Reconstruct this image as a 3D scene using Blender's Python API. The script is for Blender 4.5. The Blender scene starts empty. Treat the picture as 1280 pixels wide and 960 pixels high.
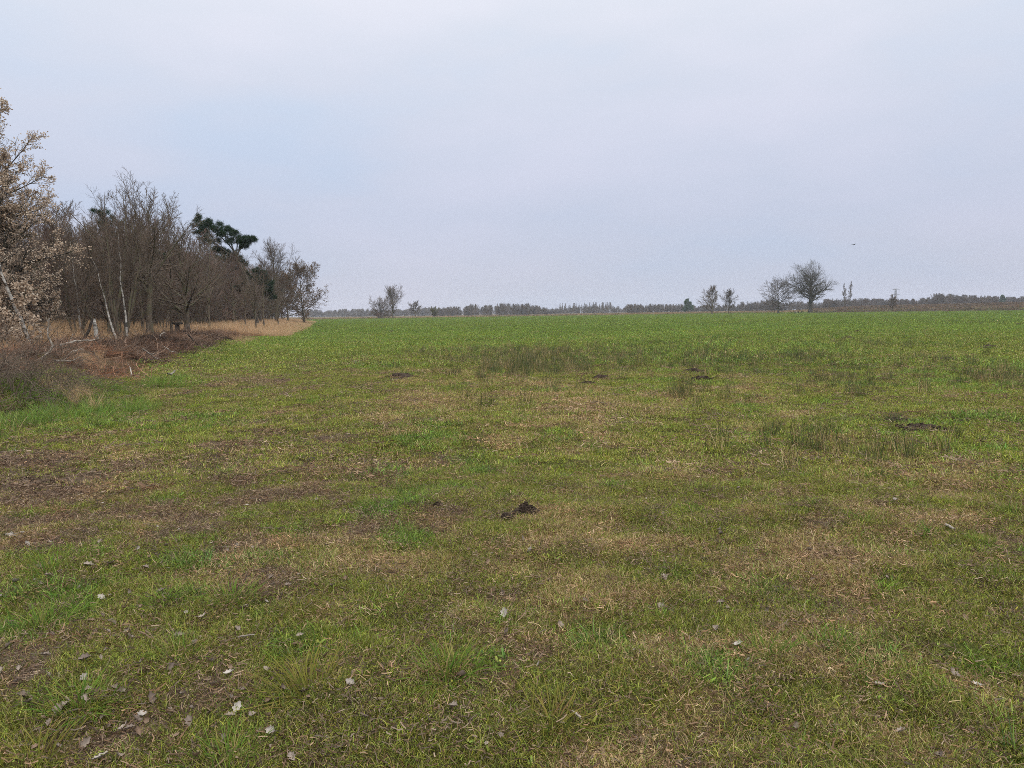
import bpy, math, time
import numpy as np
from mathutils import Vector, Matrix, Euler

T0 = time.time()
rng = np.random.default_rng(11)
C = bpy.context.scene.collection
SC = bpy.context.scene

# ------------------------------------------------------------------ camera
CAM_H = 1.6
F = 960.0                                    # focal length in pixels of the 1280 px wide photograph
PITCH = math.radians(5.27)
ROLL = math.radians(-0.83)
cam_d = bpy.data.cameras.new('camera')
cam_d.sensor_width = 36.0
cam_d.lens = F / 1280 * 36.0
cam_d.clip_end = 6000
cam_d.clip_start = 0.05
cam = bpy.data.objects.new('camera', cam_d)
C.objects.link(cam)
M3 = Matrix.Rotation(math.pi / 2 - PITCH, 3, 'X') @ Matrix.Rotation(ROLL, 3, 'Z')
cam.matrix_world = Matrix.Translation((0, 0, CAM_H)) @ M3.to_4x4()
SC.camera = cam


def ray(px, py):
    return M3 @ Vector(((px - 640) / F, -(py - 480) / F, -1.0))


# ------------------------------------------------------------------ noise and terrain
def _h(i, j, s):
    v = (i.astype(np.int64) * 374761393 + j.astype(np.int64) * 668265263 + s * 1274126177) & 0xffffffff
    v = ((v ^ (v >> 13)) * 1274126177) & 0xffffffff
    v = v ^ (v >> 16)
    return (v & 0xffffff) / float(0xffffff)


def vn(x, y, sc, s=0):
    """smooth value noise, 0..1, feature size sc metres"""
    x = np.asarray(x, float) / sc + 1000.37
    y = np.asarray(y, float) / sc + 1000.71
    i, j = np.floor(x), np.floor(y)
    fx, fy = x - i, y - j
    fx = fx * fx * (3 - 2 * fx)
    fy = fy * fy * (3 - 2 * fy)
    a, b = _h(i, j, s), _h(i + 1, j, s)
    c, d = _h(i, j + 1, s), _h(i + 1, j + 1, s)
    return (a * (1 - fx) + b * fx) * (1 - fy) + (c * (1 - fx) + d * fx) * fy


def fbm(x, y, sc, s=0, o=3):
    v, a, t = 0, 1.0, 0
    for k in range(o):
        v = v + a * vn(x, y, sc / 2 ** k, s + k * 17)
        t += a
        a *= 0.55
    return v / t


def sstep(a, b, x):
    t = np.clip((x - a) / (b - a), 0, 1)
    return t * t * (3 - 2 * t)


EDGE_COS = math.cos(math.atan(0.243))


def inside(x, y):
    """metres inside the wood edge (negative on the field)"""
    return ((-4.0 - 0.243 * y) - x) * EDGE_COS


def hgt(x, y):
    x = np.asarray(x, float)
    y = np.asarray(y, float)
    r = np.hypot(x, y)
    nearf = 1 / (1 + (r / 40) ** 2)
    z = (fbm(x, y, 0.45, 3, 3) - .5) * 0.12 * nearf
    z = z + (vn(x, y, 2.6, 9) - .5) * 0.10 * (1 / (1 + (r / 90) ** 2))
    z = z + (vn(x, y, 17, 5) - .5) * 0.16 * sstep(8, 60, r) * (1 / (1 + (r / 250) ** 2))
    s = inside(x, y)
    mask = sstep(9, 17, y) * (1 - sstep(170, 185, y))
    crest = 0.44 * (0.45 + 0.95 * vn(x, y, 5.5, 21)) * (1 - 0.65 * sstep(36, 60, y))
    z = z + mask * crest * np.exp(-((s - 3.0) / 1.75) ** 2)
    z = z + mask * np.exp(-((s - 3.0) / 2.4) ** 2) * (fbm(x, y, 1.3, 31, 3) - .5) * 0.7
    z = z + mask * (0.40 * sstep(1, 6, s) + .45 * sstep(6, 11, s) * (1 - sstep(50, 90, y))) * (1 - sstep(60, 90, s))
    az = np.degrees(np.arctan2(x, np.maximum(y, 1e-3)))
    az = np.where(y <= 0, 90, az)
    ramp = sstep(285, 385, r) * (1 - sstep(900, 1500, r))
    z = z + ramp * (0.5 * sstep(-2, 14, az) + 1.7 * sstep(19, 25, az)) * (1 - sstep(60, 80, az)) * (0.8 + .4 * vn(x, y, 60, 77))
    return z


def h1(x, y):
    return float(hgt(np.array([x]), np.array([y]))[0])


def G(px, py, maxd=420):
    """where the line of sight through a photograph pixel meets the terrain"""
    d = ray(px, py)
    t = np.geomspace(1.5, maxd, 4000)
    X, Y, Z = d.x * t, d.y * t, CAM_H + d.z * t
    k = np.argmax(Z < hgt(X, Y)) if np.any(Z < hgt(X, Y)) else len(t) - 1
    return Vector((X[k], Y[k], h1(X[k], Y[k])))


def at_depth(px, y):
    d = ray(px, 391.5 - 0.0145 * (px - 640))
    x = d.x / d.y * y
    return Vector((x, y, h1(x, y)))


def height_at(px, py, y):
    d = ray(px, py)
    return CAM_H + d.z / d.y * y


# ------------------------------------------------------------------ materials
def lin(r, g, b):
    return tuple(((c / 255) / 12.92 if c / 255 <= 0.04045 else ((c / 255 + 0.055) / 1.055) ** 2.4) for c in (r, g, b)) + (1,)


def new_mat(name):
    m = bpy.data.materials.new(name)
    m.use_nodes = True
    nt = m.node_tree
    for n in list(nt.nodes):
        nt.nodes.remove(n)
    out = nt.nodes.new('ShaderNodeOutputMaterial')
    return m, nt, out


def N(nt, typ, **kw):
    n = nt.nodes.new(typ)
    for k, v in kw.items():
        if k in n.inputs:
            n.inputs[k].default_value = v
        else:
            setattr(n, k, v)
    return n


def mixc(nt, fac, a, b, blend='MIX'):
    n = nt.nodes.new('ShaderNodeMix')
    n.data_type = 'RGBA'
    n.blend_type = blend
    for sock, v in ((n.inputs[0], fac), (n.inputs[6], a), (n.inputs[7], b)):
        if hasattr(v, 'links') or isinstance(v, bpy.types.NodeSocket):
            nt.links.new(v, sock)
        else:
            sock.default_value = v
    return n.outputs[2]


def ramp(nt, src, stops):
    n = nt.nodes.new('ShaderNodeValToRGB')
    e = n.color_ramp.elements
    while len(e) > 1:
        e.remove(e[-1])
    e[0].position, e[0].color = stops[0]
    for p, c in stops[1:]:
        k = e.new(p)
        k.color = c
    nt.links.new(src, n.inputs[0])
    return n.outputs[0]


def math_n(nt, op, a, b=None, clamp=False):
    n = nt.nodes.new('ShaderNodeMath')
    n.operation = op
    n.use_clamp = clamp
    for i, v in enumerate((a, b)):
        if v is None:
            continue
        if isinstance(v, bpy.types.NodeSocket):
            nt.links.new(v, n.inputs[i])
        else:
            n.inputs[i].default_value = v
    return n.outputs[0]


def noise(nt, scale, detail=3, rough=.6, vec=None, dim='3D'):
    n = nt.nodes.new('ShaderNodeTexNoise')
    n.inputs['Scale'].default_value = scale
    n.inputs['Detail'].default_value = detail
    n.inputs['Roughness'].default_value = rough
    if vec is not None:
        nt.links.new(vec, n.inputs['Vector'])
    return n.outputs['Fac']


def bark_mat(name, c1, c2, c3, scale=9):
    """furrowed bark: dark furrows, mid bark, algae / lichen patches"""
    m, nt, out = new_mat(name)
    tc = N(nt, 'ShaderNodeTexCoord')
    mp = N(nt, 'ShaderNodeMapping')
    mp.inputs['Scale'].default_value = (1, 1, .3)
    nt.links.new(tc.outputs['Object'], mp.inputs[0])
    f = noise(nt, scale, 5, .65, mp.outputs[0])
    col = ramp(nt, f, [(.35, c1), (.6, c2)])
    g = noise(nt, 1.3, 3, .6, tc.outputs['Object'])
    g = ramp(nt, g, [(.45, (0, 0, 0, 1)), (.62, (1, 1, 1, 1))])
    col = mixc(nt, g, col, c3)
    oi = N(nt, 'ShaderNodeObjectInfo')
    v = math_n(nt, 'MULTIPLY_ADD', oi.outputs['Random'], .5)
    v.node.inputs[2].default_value = .75
    hsv = N(nt, 'ShaderNodeHueSaturation')
    nt.links.new(v, hsv.inputs['Value'])
    nt.links.new(col, hsv.inputs['Color'])
    b = N(nt, 'ShaderNodeBsdfPrincipled', Roughness=.9)
    b.inputs['Specular IOR Level'].default_value = .15
    nt.links.new(hsv.outputs[0], b.inputs['Base Color'])
    bp = N(nt, 'ShaderNodeBump', Strength=.6, Distance=.02)
    nt.links.new(f, bp.inputs['Height'])
    nt.links.new(bp.outputs[0], b.inputs['Normal'])
    nt.links.new(b.outputs[0], out.inputs[0])
    return m


def leaf_mat(name, cols, transl=.3, attr=None):
    """colour varies from leaf to leaf (per mesh island)"""
    m, nt, out = new_mat(name)
    ge = N(nt, 'ShaderNodeNewGeometry')
    col = ramp(nt, ge.outputs['Random Per Island'], [(i / max(1, len(cols) - 1), c) for i, c in enumerate(cols)])
    d = N(nt, 'ShaderNodeBsdfDiffuse')
    t = N(nt, 'ShaderNodeBsdfTranslucent')
    nt.links.new(col, d.inputs[0])
    nt.links.new(col, t.inputs[0])
    mx = N(nt, 'ShaderNodeMixShader')
    mx.inputs[0].default_value = transl
    nt.links.new(d.outputs[0], mx.inputs[1])
    nt.links.new(t.outputs[0], mx.inputs[2])
    nt.links.new(mx.outputs[0], out.inputs[0])
    return m


def blade_mat(name, dry_cols, rootcol=None):
    """grass: each scattered patch carries 'tint' (its living colour) and 'dry' (share of dead blades); each blade a random 'bl'"""
    m, nt, out = new_mat(name)
    ti = N(nt, 'ShaderNodeAttribute', attribute_type='INSTANCER', attribute_name='tint')
    dr = N(nt, 'ShaderNodeAttribute', attribute_type='INSTANCER', attribute_name='dry')
    bl = N(nt, 'ShaderNodeAttribute', attribute_type='GEOMETRY', attribute_name='bl')
    sep = N(nt, 'ShaderNodeSeparateXYZ')
    nt.links.new(bl.outputs['Vector'], sep.inputs[0])
    v = math_n(nt, 'MULTIPLY_ADD', math_n(nt, 'POWER', sep.outputs[1], 1.6), 1.5)
    v.node.inputs[2].default_value = .38
    hs = N(nt, 'ShaderNodeHueSaturation')
    hue = math_n(nt, 'MULTIPLY_ADD', sep.outputs[2], .07)
    hue.node.inputs[2].default_value = .455
    nt.links.new(hue, hs.inputs['Hue'])
    nt.links.new(v, hs.inputs['Value'])
    nt.links.new(ti.outputs['Color'], hs.inputs['Color'])
    dc = ramp(nt, sep.outputs[1], [(i / (len(dry_cols) - 1), c) for i, c in enumerate(dry_cols)])
    va = N(nt, 'ShaderNodeAttribute', attribute_type='INSTANCER', attribute_name='vary')
    dc = mixc(nt, 1.0, dc, va.outputs['Color'], 'MULTIPLY')
    isdry = math_n(nt, 'SUBTRACT', dr.outputs['Fac'], sep.outputs[0])
    isdry = math_n(nt, 'MULTIPLY', isdry, 8, True)
    col = mixc(nt, isdry, hs.outputs[0], dc)
    d = N(nt, 'ShaderNodeBsdfDiffuse')
    t = N(nt, 'ShaderNodeBsdfTranslucent')
    g = N(nt, 'ShaderNodeBsdfGlossy')
    g.inputs['Roughness'].default_value = .45
    nt.links.new(col, d.inputs[0])
    nt.links.new(col, t.inputs[0])
    mx = N(nt, 'ShaderNodeMixShader')
    mx.inputs[0].default_value = .35
    nt.links.new(d.outputs[0], mx.inputs[1])
    nt.links.new(t.outputs[0], mx.inputs[2])
    m2 = N(nt, 'ShaderNodeMixShader')
    m2.inputs[0].default_value = .02
    nt.links.new(mx.outputs[0], m2.inputs[1])
    nt.links.new(g.outputs[0], m2.inputs[2])
    nt.links.new(m2.outputs[0], out.inputs[0])
    return m


MB_GREY = bark_mat('grey_brown_bark', (.038, .029, .022, 1), (.13, .10, .075, 1), (.10, .095, .055, 1))
MB_DARK = bark_mat('dark_oak_bark', (.022, .018, .015, 1), (.085, .070, .058, 1), (.065, .062, .042, 1))
MB_TWIG = bark_mat('brown_twig_bark', (.072, .053, .040, 1), (.135, .100, .076, 1), (.11, .086, .064, 1), 3)
MB_TWIGRED = bark_mat('reddish_twig_bark', (.09, .06, .048, 1), (.165, .108, .084, 1), (.13, .092, .075, 1), 3)
MB_PINE = bark_mat('pine_bark', (.035, .026, .022, 1), (.17, .095, .06, 1), (.10, .075, .06, 1), 6)
MB_PALE = bark_mat('bleached_wood', (.10, .085, .07, 1), (.36, .32, .28, 1), (.22, .19, .16, 1), 8)
MB_DEAD = bark_mat('dead_dark_wood', (.015, .012, .010, 1), (.055, .043, .035, 1), (.04, .035, .028, 1), 8)


def birch_mat():
    m, nt, out = new_mat('birch_bark')
    tc = N(nt, 'ShaderNodeTexCoord')
    mp = N(nt, 'ShaderNodeMapping')
    mp.inputs['Scale'].default_value = (1.2, 1.2, 5)
    nt.links.new(tc.outputs['Object'], mp.inputs[0])
    f = noise(nt, 1.6, 4, .7, mp.outputs[0])
    col = ramp(nt, f, [(.40, (.03, .026, .022, 1)), (.52, (.30, .28, .25, 1)), (.7, (.52, .50, .47, 1))])
    b = N(nt, 'ShaderNodeBsdfPrincipled', Roughness=.8)
    nt.links.new(col, b.inputs['Base Color'])
    nt.links.new(b.outputs[0], out.inputs[0])
    return m


MB_BIRCH = birch_mat()
ML_TAN = leaf_mat('withered_tan_leaves', [(.23, .155, .105, 1), (.47, .36, .265, 1), (.60, .49, .385, 1), (.34, .235, .16, 1), (.68, .60, .50, 1)], .35)
ML_RUSSET = leaf_mat('withered_russet_leaves', [(.07, .042, .026, 1), (.14, .085, .05, 1), (.20, .13, .075, 1), (.11, .08, .05, 1)], .3)
ML_NEEDLE = leaf_mat('pine_needles', [(.012, .024, .014, 1), (.022, .042, .022, 1), (.034, .058, .026, 1), (.018, .034, .02, 1)], .2)
ML_FIR = leaf_mat('evergreen_leaves', [(.035, .07, .03, 1), (.055, .10, .042, 1), (.075, .125, .05, 1)], .3)
ML_OLIVE = leaf_mat('young_olive_leaves', [(.08, .085, .03, 1), (.13, .13, .05, 1), (.10, .08, .045, 1)], .3)
DRY = [(.12, .065, .027, 1), (.34, .235, .105, 1), (.64, .50, .27, 1), (.24, .13, .048, 1), (.50, .37, .175, 1)]
M_BLADE = blade_mat('grass_blades', DRY)
M_GOLD = blade_mat('tall_dry_grass', [(.28, .155, .072, 1), (.54, .35, .195, 1), (.72, .53, .34, 1), (.38, .225, .12, 1), (.62, .42, .245, 1)])
M_LITTER = blade_mat('brush_litter', [(.06, .036, .025, 1), (.15, .085, .055, 1), (.27, .18, .125, 1), (.095, .06, .045, 1)])
M_THATCH = blade_mat('dead_thatch', [(.045, .030, .022, 1), (.16, .11, .078, 1), (.40, .31, .23, 1), (.085, .058, .042, 1), (.27, .195, .14, 1)])


def soil_mat():
    m, nt, out = new_mat('fresh_dark_soil')
    tc = N(nt, 'ShaderNodeTexCoord')
    f = noise(nt, 28, 5, .7, tc.outputs['Object'])
    col = ramp(nt, f, [(.3, (.018, .012, .009, 1)), (.55, (.055, .039, .029, 1)), (.72, (.10, .074, .055, 1))])
    b = N(nt, 'ShaderNodeBsdfPrincipled', Roughness=.95)
    b.inputs['Specular IOR Level'].default_value = .1
    nt.links.new(col, b.inputs['Base Color'])
    bp = N(nt, 'ShaderNodeBump', Strength=1, Distance=.03)
    nt.links.new(f, bp.inputs['Height'])
    nt.links.new(bp.outputs[0], b.inputs['Normal'])
    nt.links.new(b.outputs[0], out.inputs[0])
    return m


M_SOIL = soil_mat()


def dry_leaf_mat(name, c1, c2):
    m, nt, out = new_mat(name)
    oi = N(nt, 'ShaderNodeObjectInfo')
    tc = N(nt, 'ShaderNodeTexCoord')
    col = mixc(nt, oi.outputs['Random'], c1, c2)
    f = noise(nt, 40, 3, .6, tc.outputs['Object'])
    f = ramp(nt, f, [(.3, (.55, .55, .55, 1)), (.7, (1.1, 1.1, 1.1, 1))])
    col = mixc(nt, 1.0, col, f, 'MULTIPLY')
    b = N(nt, 'ShaderNodeBsdfPrincipled', Roughness=.7)
    nt.links.new(col, b.inputs['Base Color'])
    nt.links.new(b.outputs[0], out.inputs[0])
    return m


M_LEAFGREY = dry_leaf_mat('grey_dry_leaf', (.15, .11, .085, 1), (.30, .245, .20, 1))
M_LEAFTAN = dry_leaf_mat('tan_dry_leaf', (.15, .09, .055, 1), (.26, .18, .12, 1))
M_LEAFPALE = dry_leaf_mat('bleached_dry_leaf', (.24, .205, .175, 1), (.38, .345, .305, 1))


# ------------------------------------------------------------------ mesh helpers
def mesh(name, V, quads=None, tris=None, mats=(), midx=None, smooth=True, attrs=None):
    """one mesh from numpy arrays; midx is per face, quads first"""
    me = bpy.data.meshes.new(name)
    V = np.asarray(V, np.float32).reshape(-1, 3)
    nq = 0 if quads is None else len(quads)
    nt_ = 0 if tris is None else len(tris)
    loops = np.concatenate([np.asarray(quads, np.int32).ravel() if nq else np.zeros(0, np.int32),
                            np.asarray(tris, np.int32).ravel() if nt_ else np.zeros(0, np.int32)])
    start = np.concatenate([np.arange(nq) * 4, nq * 4 + np.arange(nt_) * 3]).astype(np.int32)
    me.vertices.add(len(V))
    me.vertices.foreach_set('co', V.ravel())
    if len(start):
        me.loops.add(len(loops))
        me.loops.foreach_set('vertex_index', loops)
        me.polygons.add(len(start))
        me.polygons.foreach_set('loop_start', start)
        if midx is not None:
            me.polygons.foreach_set('material_index', np.asarray(midx, np.int32))
        me.polygons.foreach_set('use_smooth', np.full(len(start), smooth))
    for m in mats:
        me.materials.append(m)
    for an, (typ, arr) in (attrs or {}).items():
        a = me.attributes.new(an, typ, 'POINT')
        a.data.foreach_set({'FLOAT': 'value', 'INT': 'value', 'FLOAT_VECTOR': 'vector', 'FLOAT_COLOR': 'color'}[typ], np.asarray(arr).ravel())
    me.update(calc_edges=True)
    return me


def nrm(v):
    return v / np.maximum(np.linalg.norm(v, axis=-1, keepdims=True), 1e-9)


def tubes(P, R, S):
    """swept tubes along N polylines: verts, quads"""
    n, K, _ = P.shape
    T = np.empty_like(P)
    T[:, 1:-1] = P[:, 2:] - P[:, :-2]
    T[:, 0] = P[:, 1] - P[:, 0]
    T[:, -1] = P[:, -1] - P[:, -2]
    T = nrm(T)
    mT = nrm(T.mean(1))
    ref = np.zeros((n, 3))
    ref[np.arange(n), np.argmin(np.abs(mT), 1)] = 1
    U = nrm(np.cross(T, ref[:, None, :]))
    W = np.cross(T, U)
    a = np.arange(S) / S * 2 * np.pi
    V = P[:, :, None, :] + R[:, :, None, None] * (np.cos(a)[None, None, :, None] * U[:, :, None, :] + np.sin(a)[None, None, :, None] * W[:, :, None, :])
    base = (np.arange(n) * K * S)[:, None, None] + (np.arange(K - 1) * S)[None, :, None]
    i = np.arange(S)
    j = (i + 1) % S
    q = np.stack([base + i, base + j, base + S + j, base + S + i], -1).reshape(-1, 4)
    return V.reshape(-1, 3), q


def ribbons(P, Wd, side):
    """flat ribbons along N polylines"""
    n, K, _ = P.shape
    L = P - side[:, None, :] * Wd[:, :, None]
    Rr = P + side[:, None, :] * Wd[:, :, None]
    V = np.stack([L, Rr], 2).reshape(-1, 3)
    base = (np.arange(n) * K * 2)[:, None] + (np.arange(K - 1) * 2)[None, :]
    q = np.stack([base, base + 1, base + 3, base + 2], -1).reshape(-1, 4)
    return V, q


def cat(parts):
    """join [(V, quads, material index)]"""
    off, Vs, Qs, Ms = 0, [], [], []
    for V, q, mi in parts:
        Vs.append(V)
        Qs.append(q + off)
        Ms.append(np.full(len(q), mi))
        off += len(V)
    return np.concatenate(Vs), np.concatenate(Qs), np.concatenate(Ms)


# ------------------------------------------------------------------ objects
def tag(o, label, category=None, group=None, kind=None):
    if label:
        o['label'] = label
    if category:
        o['category'] = category
    if group:
        o['group'] = group
    if kind:
        o['kind'] = kind
    return o


def obj(name, me, parent=None, loc=None):
    o = bpy.data.objects.new(name, me)
    C.objects.link(o)
    if parent:
        o.parent = parent
    if loc is not None:
        o.location = loc
    return o


def place(name, meshes, loc, rotz=0, scale=1, label='', category='tree', group=None, tilt=(0, 0)):
    """a thing: an Empty at the base that parents one object per part; meshes is {part: mesh}"""
    r = bpy.data.objects.new(name, None)
    C.objects.link(r)
    r.location = loc
    r.rotation_euler = (tilt[0], tilt[1], rotz)
    r.scale = (scale,) * 3 if not hasattr(scale, '__len__') else scale
    r.empty_display_size = .3
    tag(r, label, category, group)
    for pn, me in meshes.items():
        obj(pn, me, r)
    return r


# ------------------------------------------------------------------ trees
def wander_lines(P0, D0, L, K, trop, wand, rg, up=(0, 0, 1)):
    n = len(P0)
    P = np.empty((n, K, 3))
    P[:, 0] = P0
    d = D0.copy()
    up = np.asarray(up, float)
    st = (L / (K - 1))[:, None]
    for k in range(1, K):
        d = nrm(d + up * trop / (K - 1) + rg.normal(0, wand / math.sqrt(K - 1), (n, 3)))
        P[:, k] = P[:, k - 1] + d * st
    return P


def children(par, n, t0, t1, a0, a1, lr, prof, trop, wand, K, rq, rmin, taper, rg, av=10, twist=None):
    P, R, L = par
    nP, Kp, _ = P.shape
    t = t0 + (t1 - t0) * ((np.arange(n)[None] + rg.random((nP, n))) / n)
    f = t * (Kp - 1)
    i0 = np.clip(np.floor(f).astype(int), 0, Kp - 2)
    fr = (f - i0)
    r_ = np.arange(nP)[:, None]
    pos = P[r_, i0] * (1 - fr[..., None]) + P[r_, i0 + 1] * fr[..., None]
    tan = nrm(P[r_, i0 + 1] - P[r_, i0])
    rad = R[r_, i0] * (1 - fr) + R[r_, i0 + 1] * fr
    ref = np.zeros_like(tan)
    am = np.argmin(np.abs(tan), -1)
    np.put_along_axis(ref, am[..., None], 1, -1)
    U = nrm(np.cross(tan, ref))
    W = np.cross(tan, U)
    ph = rg.random((nP, 1)) * 6.28 + np.arange(n)[None] * 2.399 + rg.normal(0, .5, (nP, n))
    tn = (t - t0) / max(1e-6, t1 - t0)
    th = np.radians(a0 + (a1 - a0) * tn + rg.normal(0, av, (nP, n)))
    d = np.cos(th)[..., None] * tan + np.sin(th)[..., None] * (np.cos(ph)[..., None] * U + np.sin(ph)[..., None] * W)
    ln = L[:, None] * lr * prof(tn) * rg.uniform(.6, 1.25, (nP, n))
    pos, d, ln, rad = pos.reshape(-1, 3), d.reshape(-1, 3), ln.ravel(), rad.ravel()
    Pn = wander_lines(pos, d, ln, K, trop, wand, rg)
    s = np.linspace(0, 1, K)[None]
    r0 = np.maximum(np.minimum(rad * rq, ln * .05), rmin)
    Rn = np.maximum(r0[:, None] * (1 - taper * s), rmin * .55)
    return Pn, Rn, ln


def lvl0(H, r, rg, lean=(0, 0), wand=.12, K=14, bow=(0, 0), taper=.93, flare=1.5):
    s = np.linspace(0, 1, K)
    P = np.zeros((1, K, 3))
    P[0, :, 0] = lean[0] * s + bow[0] * np.sin(s * np.pi)
    P[0, :, 1] = lean[1] * s + bow[1] * np.sin(s * np.pi)
    P[0, :, 2] = s * H - .15
    w = np.cumsum(rg.normal(0, wand / K ** .5, (K, 2)), 0) * (s[:, None] ** .6)
    P[0, :, :2] += w
    R = r * (1 - taper * s ** .9)
    R[0] *= flare
    R[1] *= 1 + (flare - 1) * .15
    return P, np.maximum(R, .01)[None], np.array([H])


def scatter_leaves(levels, n, size, rg, tmin=.25, droop=.2, aspect=.6):
    """bent rhombic leaves hung along the given branches"""
    Ps = [l[0] for l in levels]
    cnt = np.array([len(p) for p in Ps], float)
    Vs, off = [], 0
    for P, c in zip(Ps, cnt):
        m = int(n * c / cnt.sum())
        b = rg.integers(0, len(P), m)
        t = (tmin + (1 - tmin) * rg.random(m)) * (P.shape[1] - 1)
        i = np.clip(np.floor(t).astype(int), 0, P.shape[1] - 2)
        fr = (t - i)[:, None]
        Vs.append(P[b, i] * (1 - fr) + P[b, i + 1] * fr)
    p = np.concatenate(Vs)
    m = len(p)
    d = nrm(rg.normal(0, 1, (m, 3)) + np.array([0, 0, -droop]))
    e = nrm(np.cross(d, rg.normal(0, 1, (m, 3))))
    nn = np.cross(d, e)
    s = size * rg.uniform(.6, 1.3, m)[:, None]
    p = p + rg.normal(0, size * .35, (m, 3))
    v = np.stack([p, p + d * s * .5 + e * s * aspect * .5 + nn * s * .12, p + d * s, p + d * s * .5 - e * s * aspect * .5 + nn * s * .12], 1).reshape(-1, 3)
    q = np.arange(m * 4).reshape(-1, 4)
    return v, q


ONE = lambda t: 1 + 0 * t
CONE = lambda t: 1.05 - .72 * t
DOME = lambda t: .55 + .5 * np.sqrt(np.clip(1 - (t - .35) ** 2 / .5, 0, 1)) - .35 * t
EGG = lambda t: .5 + .75 * np.sin(np.clip(t * .85 + .12, 0, 1) * np.pi) * (1 - .35 * t)


def fit(lv, H):
    z = max(float(np.quantile(l[0][:, -1, 2], .998)) for l in lv)
    k = H / z
    return [(l[0] * k, l[1], l[2] * k) for l in lv]


def build(lv, mb, mt, nlimb=2, sides=(9, 6, 4, 3, 3, 3), leaves=None):
    """{'trunk': trunk and limbs, 'crown': finer branches, 'foliage': leaves}"""
    a = [tubes(l[0], l[1], sides[i]) + (0,) for i, l in enumerate(lv[:nlimb])]
    b = [tubes(l[0], l[1], sides[i + nlimb]) + (0,) for i, l in enumerate(lv[nlimb:])]
    out = {}
    V, q, mi = cat(a)
    out['trunk'] = mesh('trunk', V, q, mats=[mb], midx=mi)
    V, q, mi = cat(b)
    out['crown'] = mesh('crown', V, q, mats=[mt], midx=mi)
    if leaves is not None:
        (V, q), ml = leaves
        out['foliage'] = mesh('foliage', V, q, mats=[ml], smooth=False)
    return out


def bare_tree(seed, H=10, r=.13, n1=26, t0=.3, a0=62, a1=28, lr=.36, prof=CONE, trop=.45, n2=8, n3=6, n4=4, mb=None, mt=None, rmin=.006,
              lean=(0, 0), wand=.3, leaves=0, leafsize=.1, ml=None, lr2=.46, lr3=.62, nlimb=2, a2=46, w1=.16, bow=(0, 0), t2=.18):
    rg = np.random.default_rng(seed)
    l0 = lvl0(H, r, rg, lean, wand, bow=bow)
    l1 = children(l0, n1, t0, .985, a0, a1, lr, prof, trop, w1, 8, .55, rmin * 2, .85, rg)
    l2 = children(l1, n2, t2, 1, a2, 32, lr2, lambda t: 1.1 - .6 * t, .14, .13, 5, .62, rmin * 1.3, .75, rg)
    l3 = children(l2, n3, .15, 1, 42, 30, lr3, lambda t: 1.15 - .6 * t, .10, .08, 4, .65, rmin, .7, rg)
    lv = [l0, l1, l2, l3]
    if n4:
        lv.append(children(l3, max(2, n4 - 2), .2, .95, 38, 26, .5, ONE, .2, .08, 3, .7, rmin * .8, .6, rg))
    lv = fit(lv, H)
    lf = None
    if leaves:
        lf = (scatter_leaves(lv[-3:], leaves, leafsize, rg, .08), ml)
    return build(lv, mb or MB_GREY, mt or MB_TWIG, nlimb, leaves=lf)


def multi_stem(seed, H, nst, r, spread, n1=14, n2=6, n3=5, n4=3, t0=.3, mb=None, mt=None, leaves=0, leafsize=.06, ml=None, rmin=.005, lr=.32, a0=45):
    rg = np.random.default_rng(seed)
    P, R, L = [], [], []
    for k in range(nst):
        a = k * 2.4 + rg.random()
        sp = spread * rg.uniform(.3, 1)
        h = H * rg.uniform(.65, 1)
        l = lvl0(h, r * rg.uniform(.6, 1), rg, (math.cos(a) * sp, math.sin(a) * sp), .3, bow=(math.cos(a) * sp * .15, math.sin(a) * sp * .15))
        l[0][0, :, 0] += math.cos(a) * r * 1.8
        l[0][0, :, 1] += math.sin(a) * r * 1.8
        P.append(l[0]); R.append(l[1]); L.append(l[2])
    l0 = (np.concatenate(P), np.concatenate(R), np.concatenate(L))
    l1 = children(l0, n1, t0, .98, a0, 28, lr, CONE, .4, .2, 7, .5, rmin * 2, .85, rg)
    l2 = children(l1, n2, .15, 1, 42, 30, .45, lambda t: 1.1 - .5 * t, .2, .18, 5, .6, rmin * 1.2, .8, rg)
    l3 = children(l2, n3, .15, 1, 40, 28, .62, lambda t: 1.15 - .6 * t, .1, .10, 4, .65, rmin, .7, rg)
    lv = [l0, l1, l2, l3]
    if n4:
        lv.append(children(l3, max(2, n4 - 2), .2, .95, 38, 26, .5, ONE, .1, .08, 3, .7, rmin * .8, .6, rg))
    lv = fit(lv, H)
    lf = (scatter_leaves(lv[-2:], leaves, leafsize, rg), ml) if leaves else None
    return build(lv, mb or MB_GREY, mt or MB_TWIG, 1, sides=(7, 4, 3, 3, 3), leaves=lf)


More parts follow.
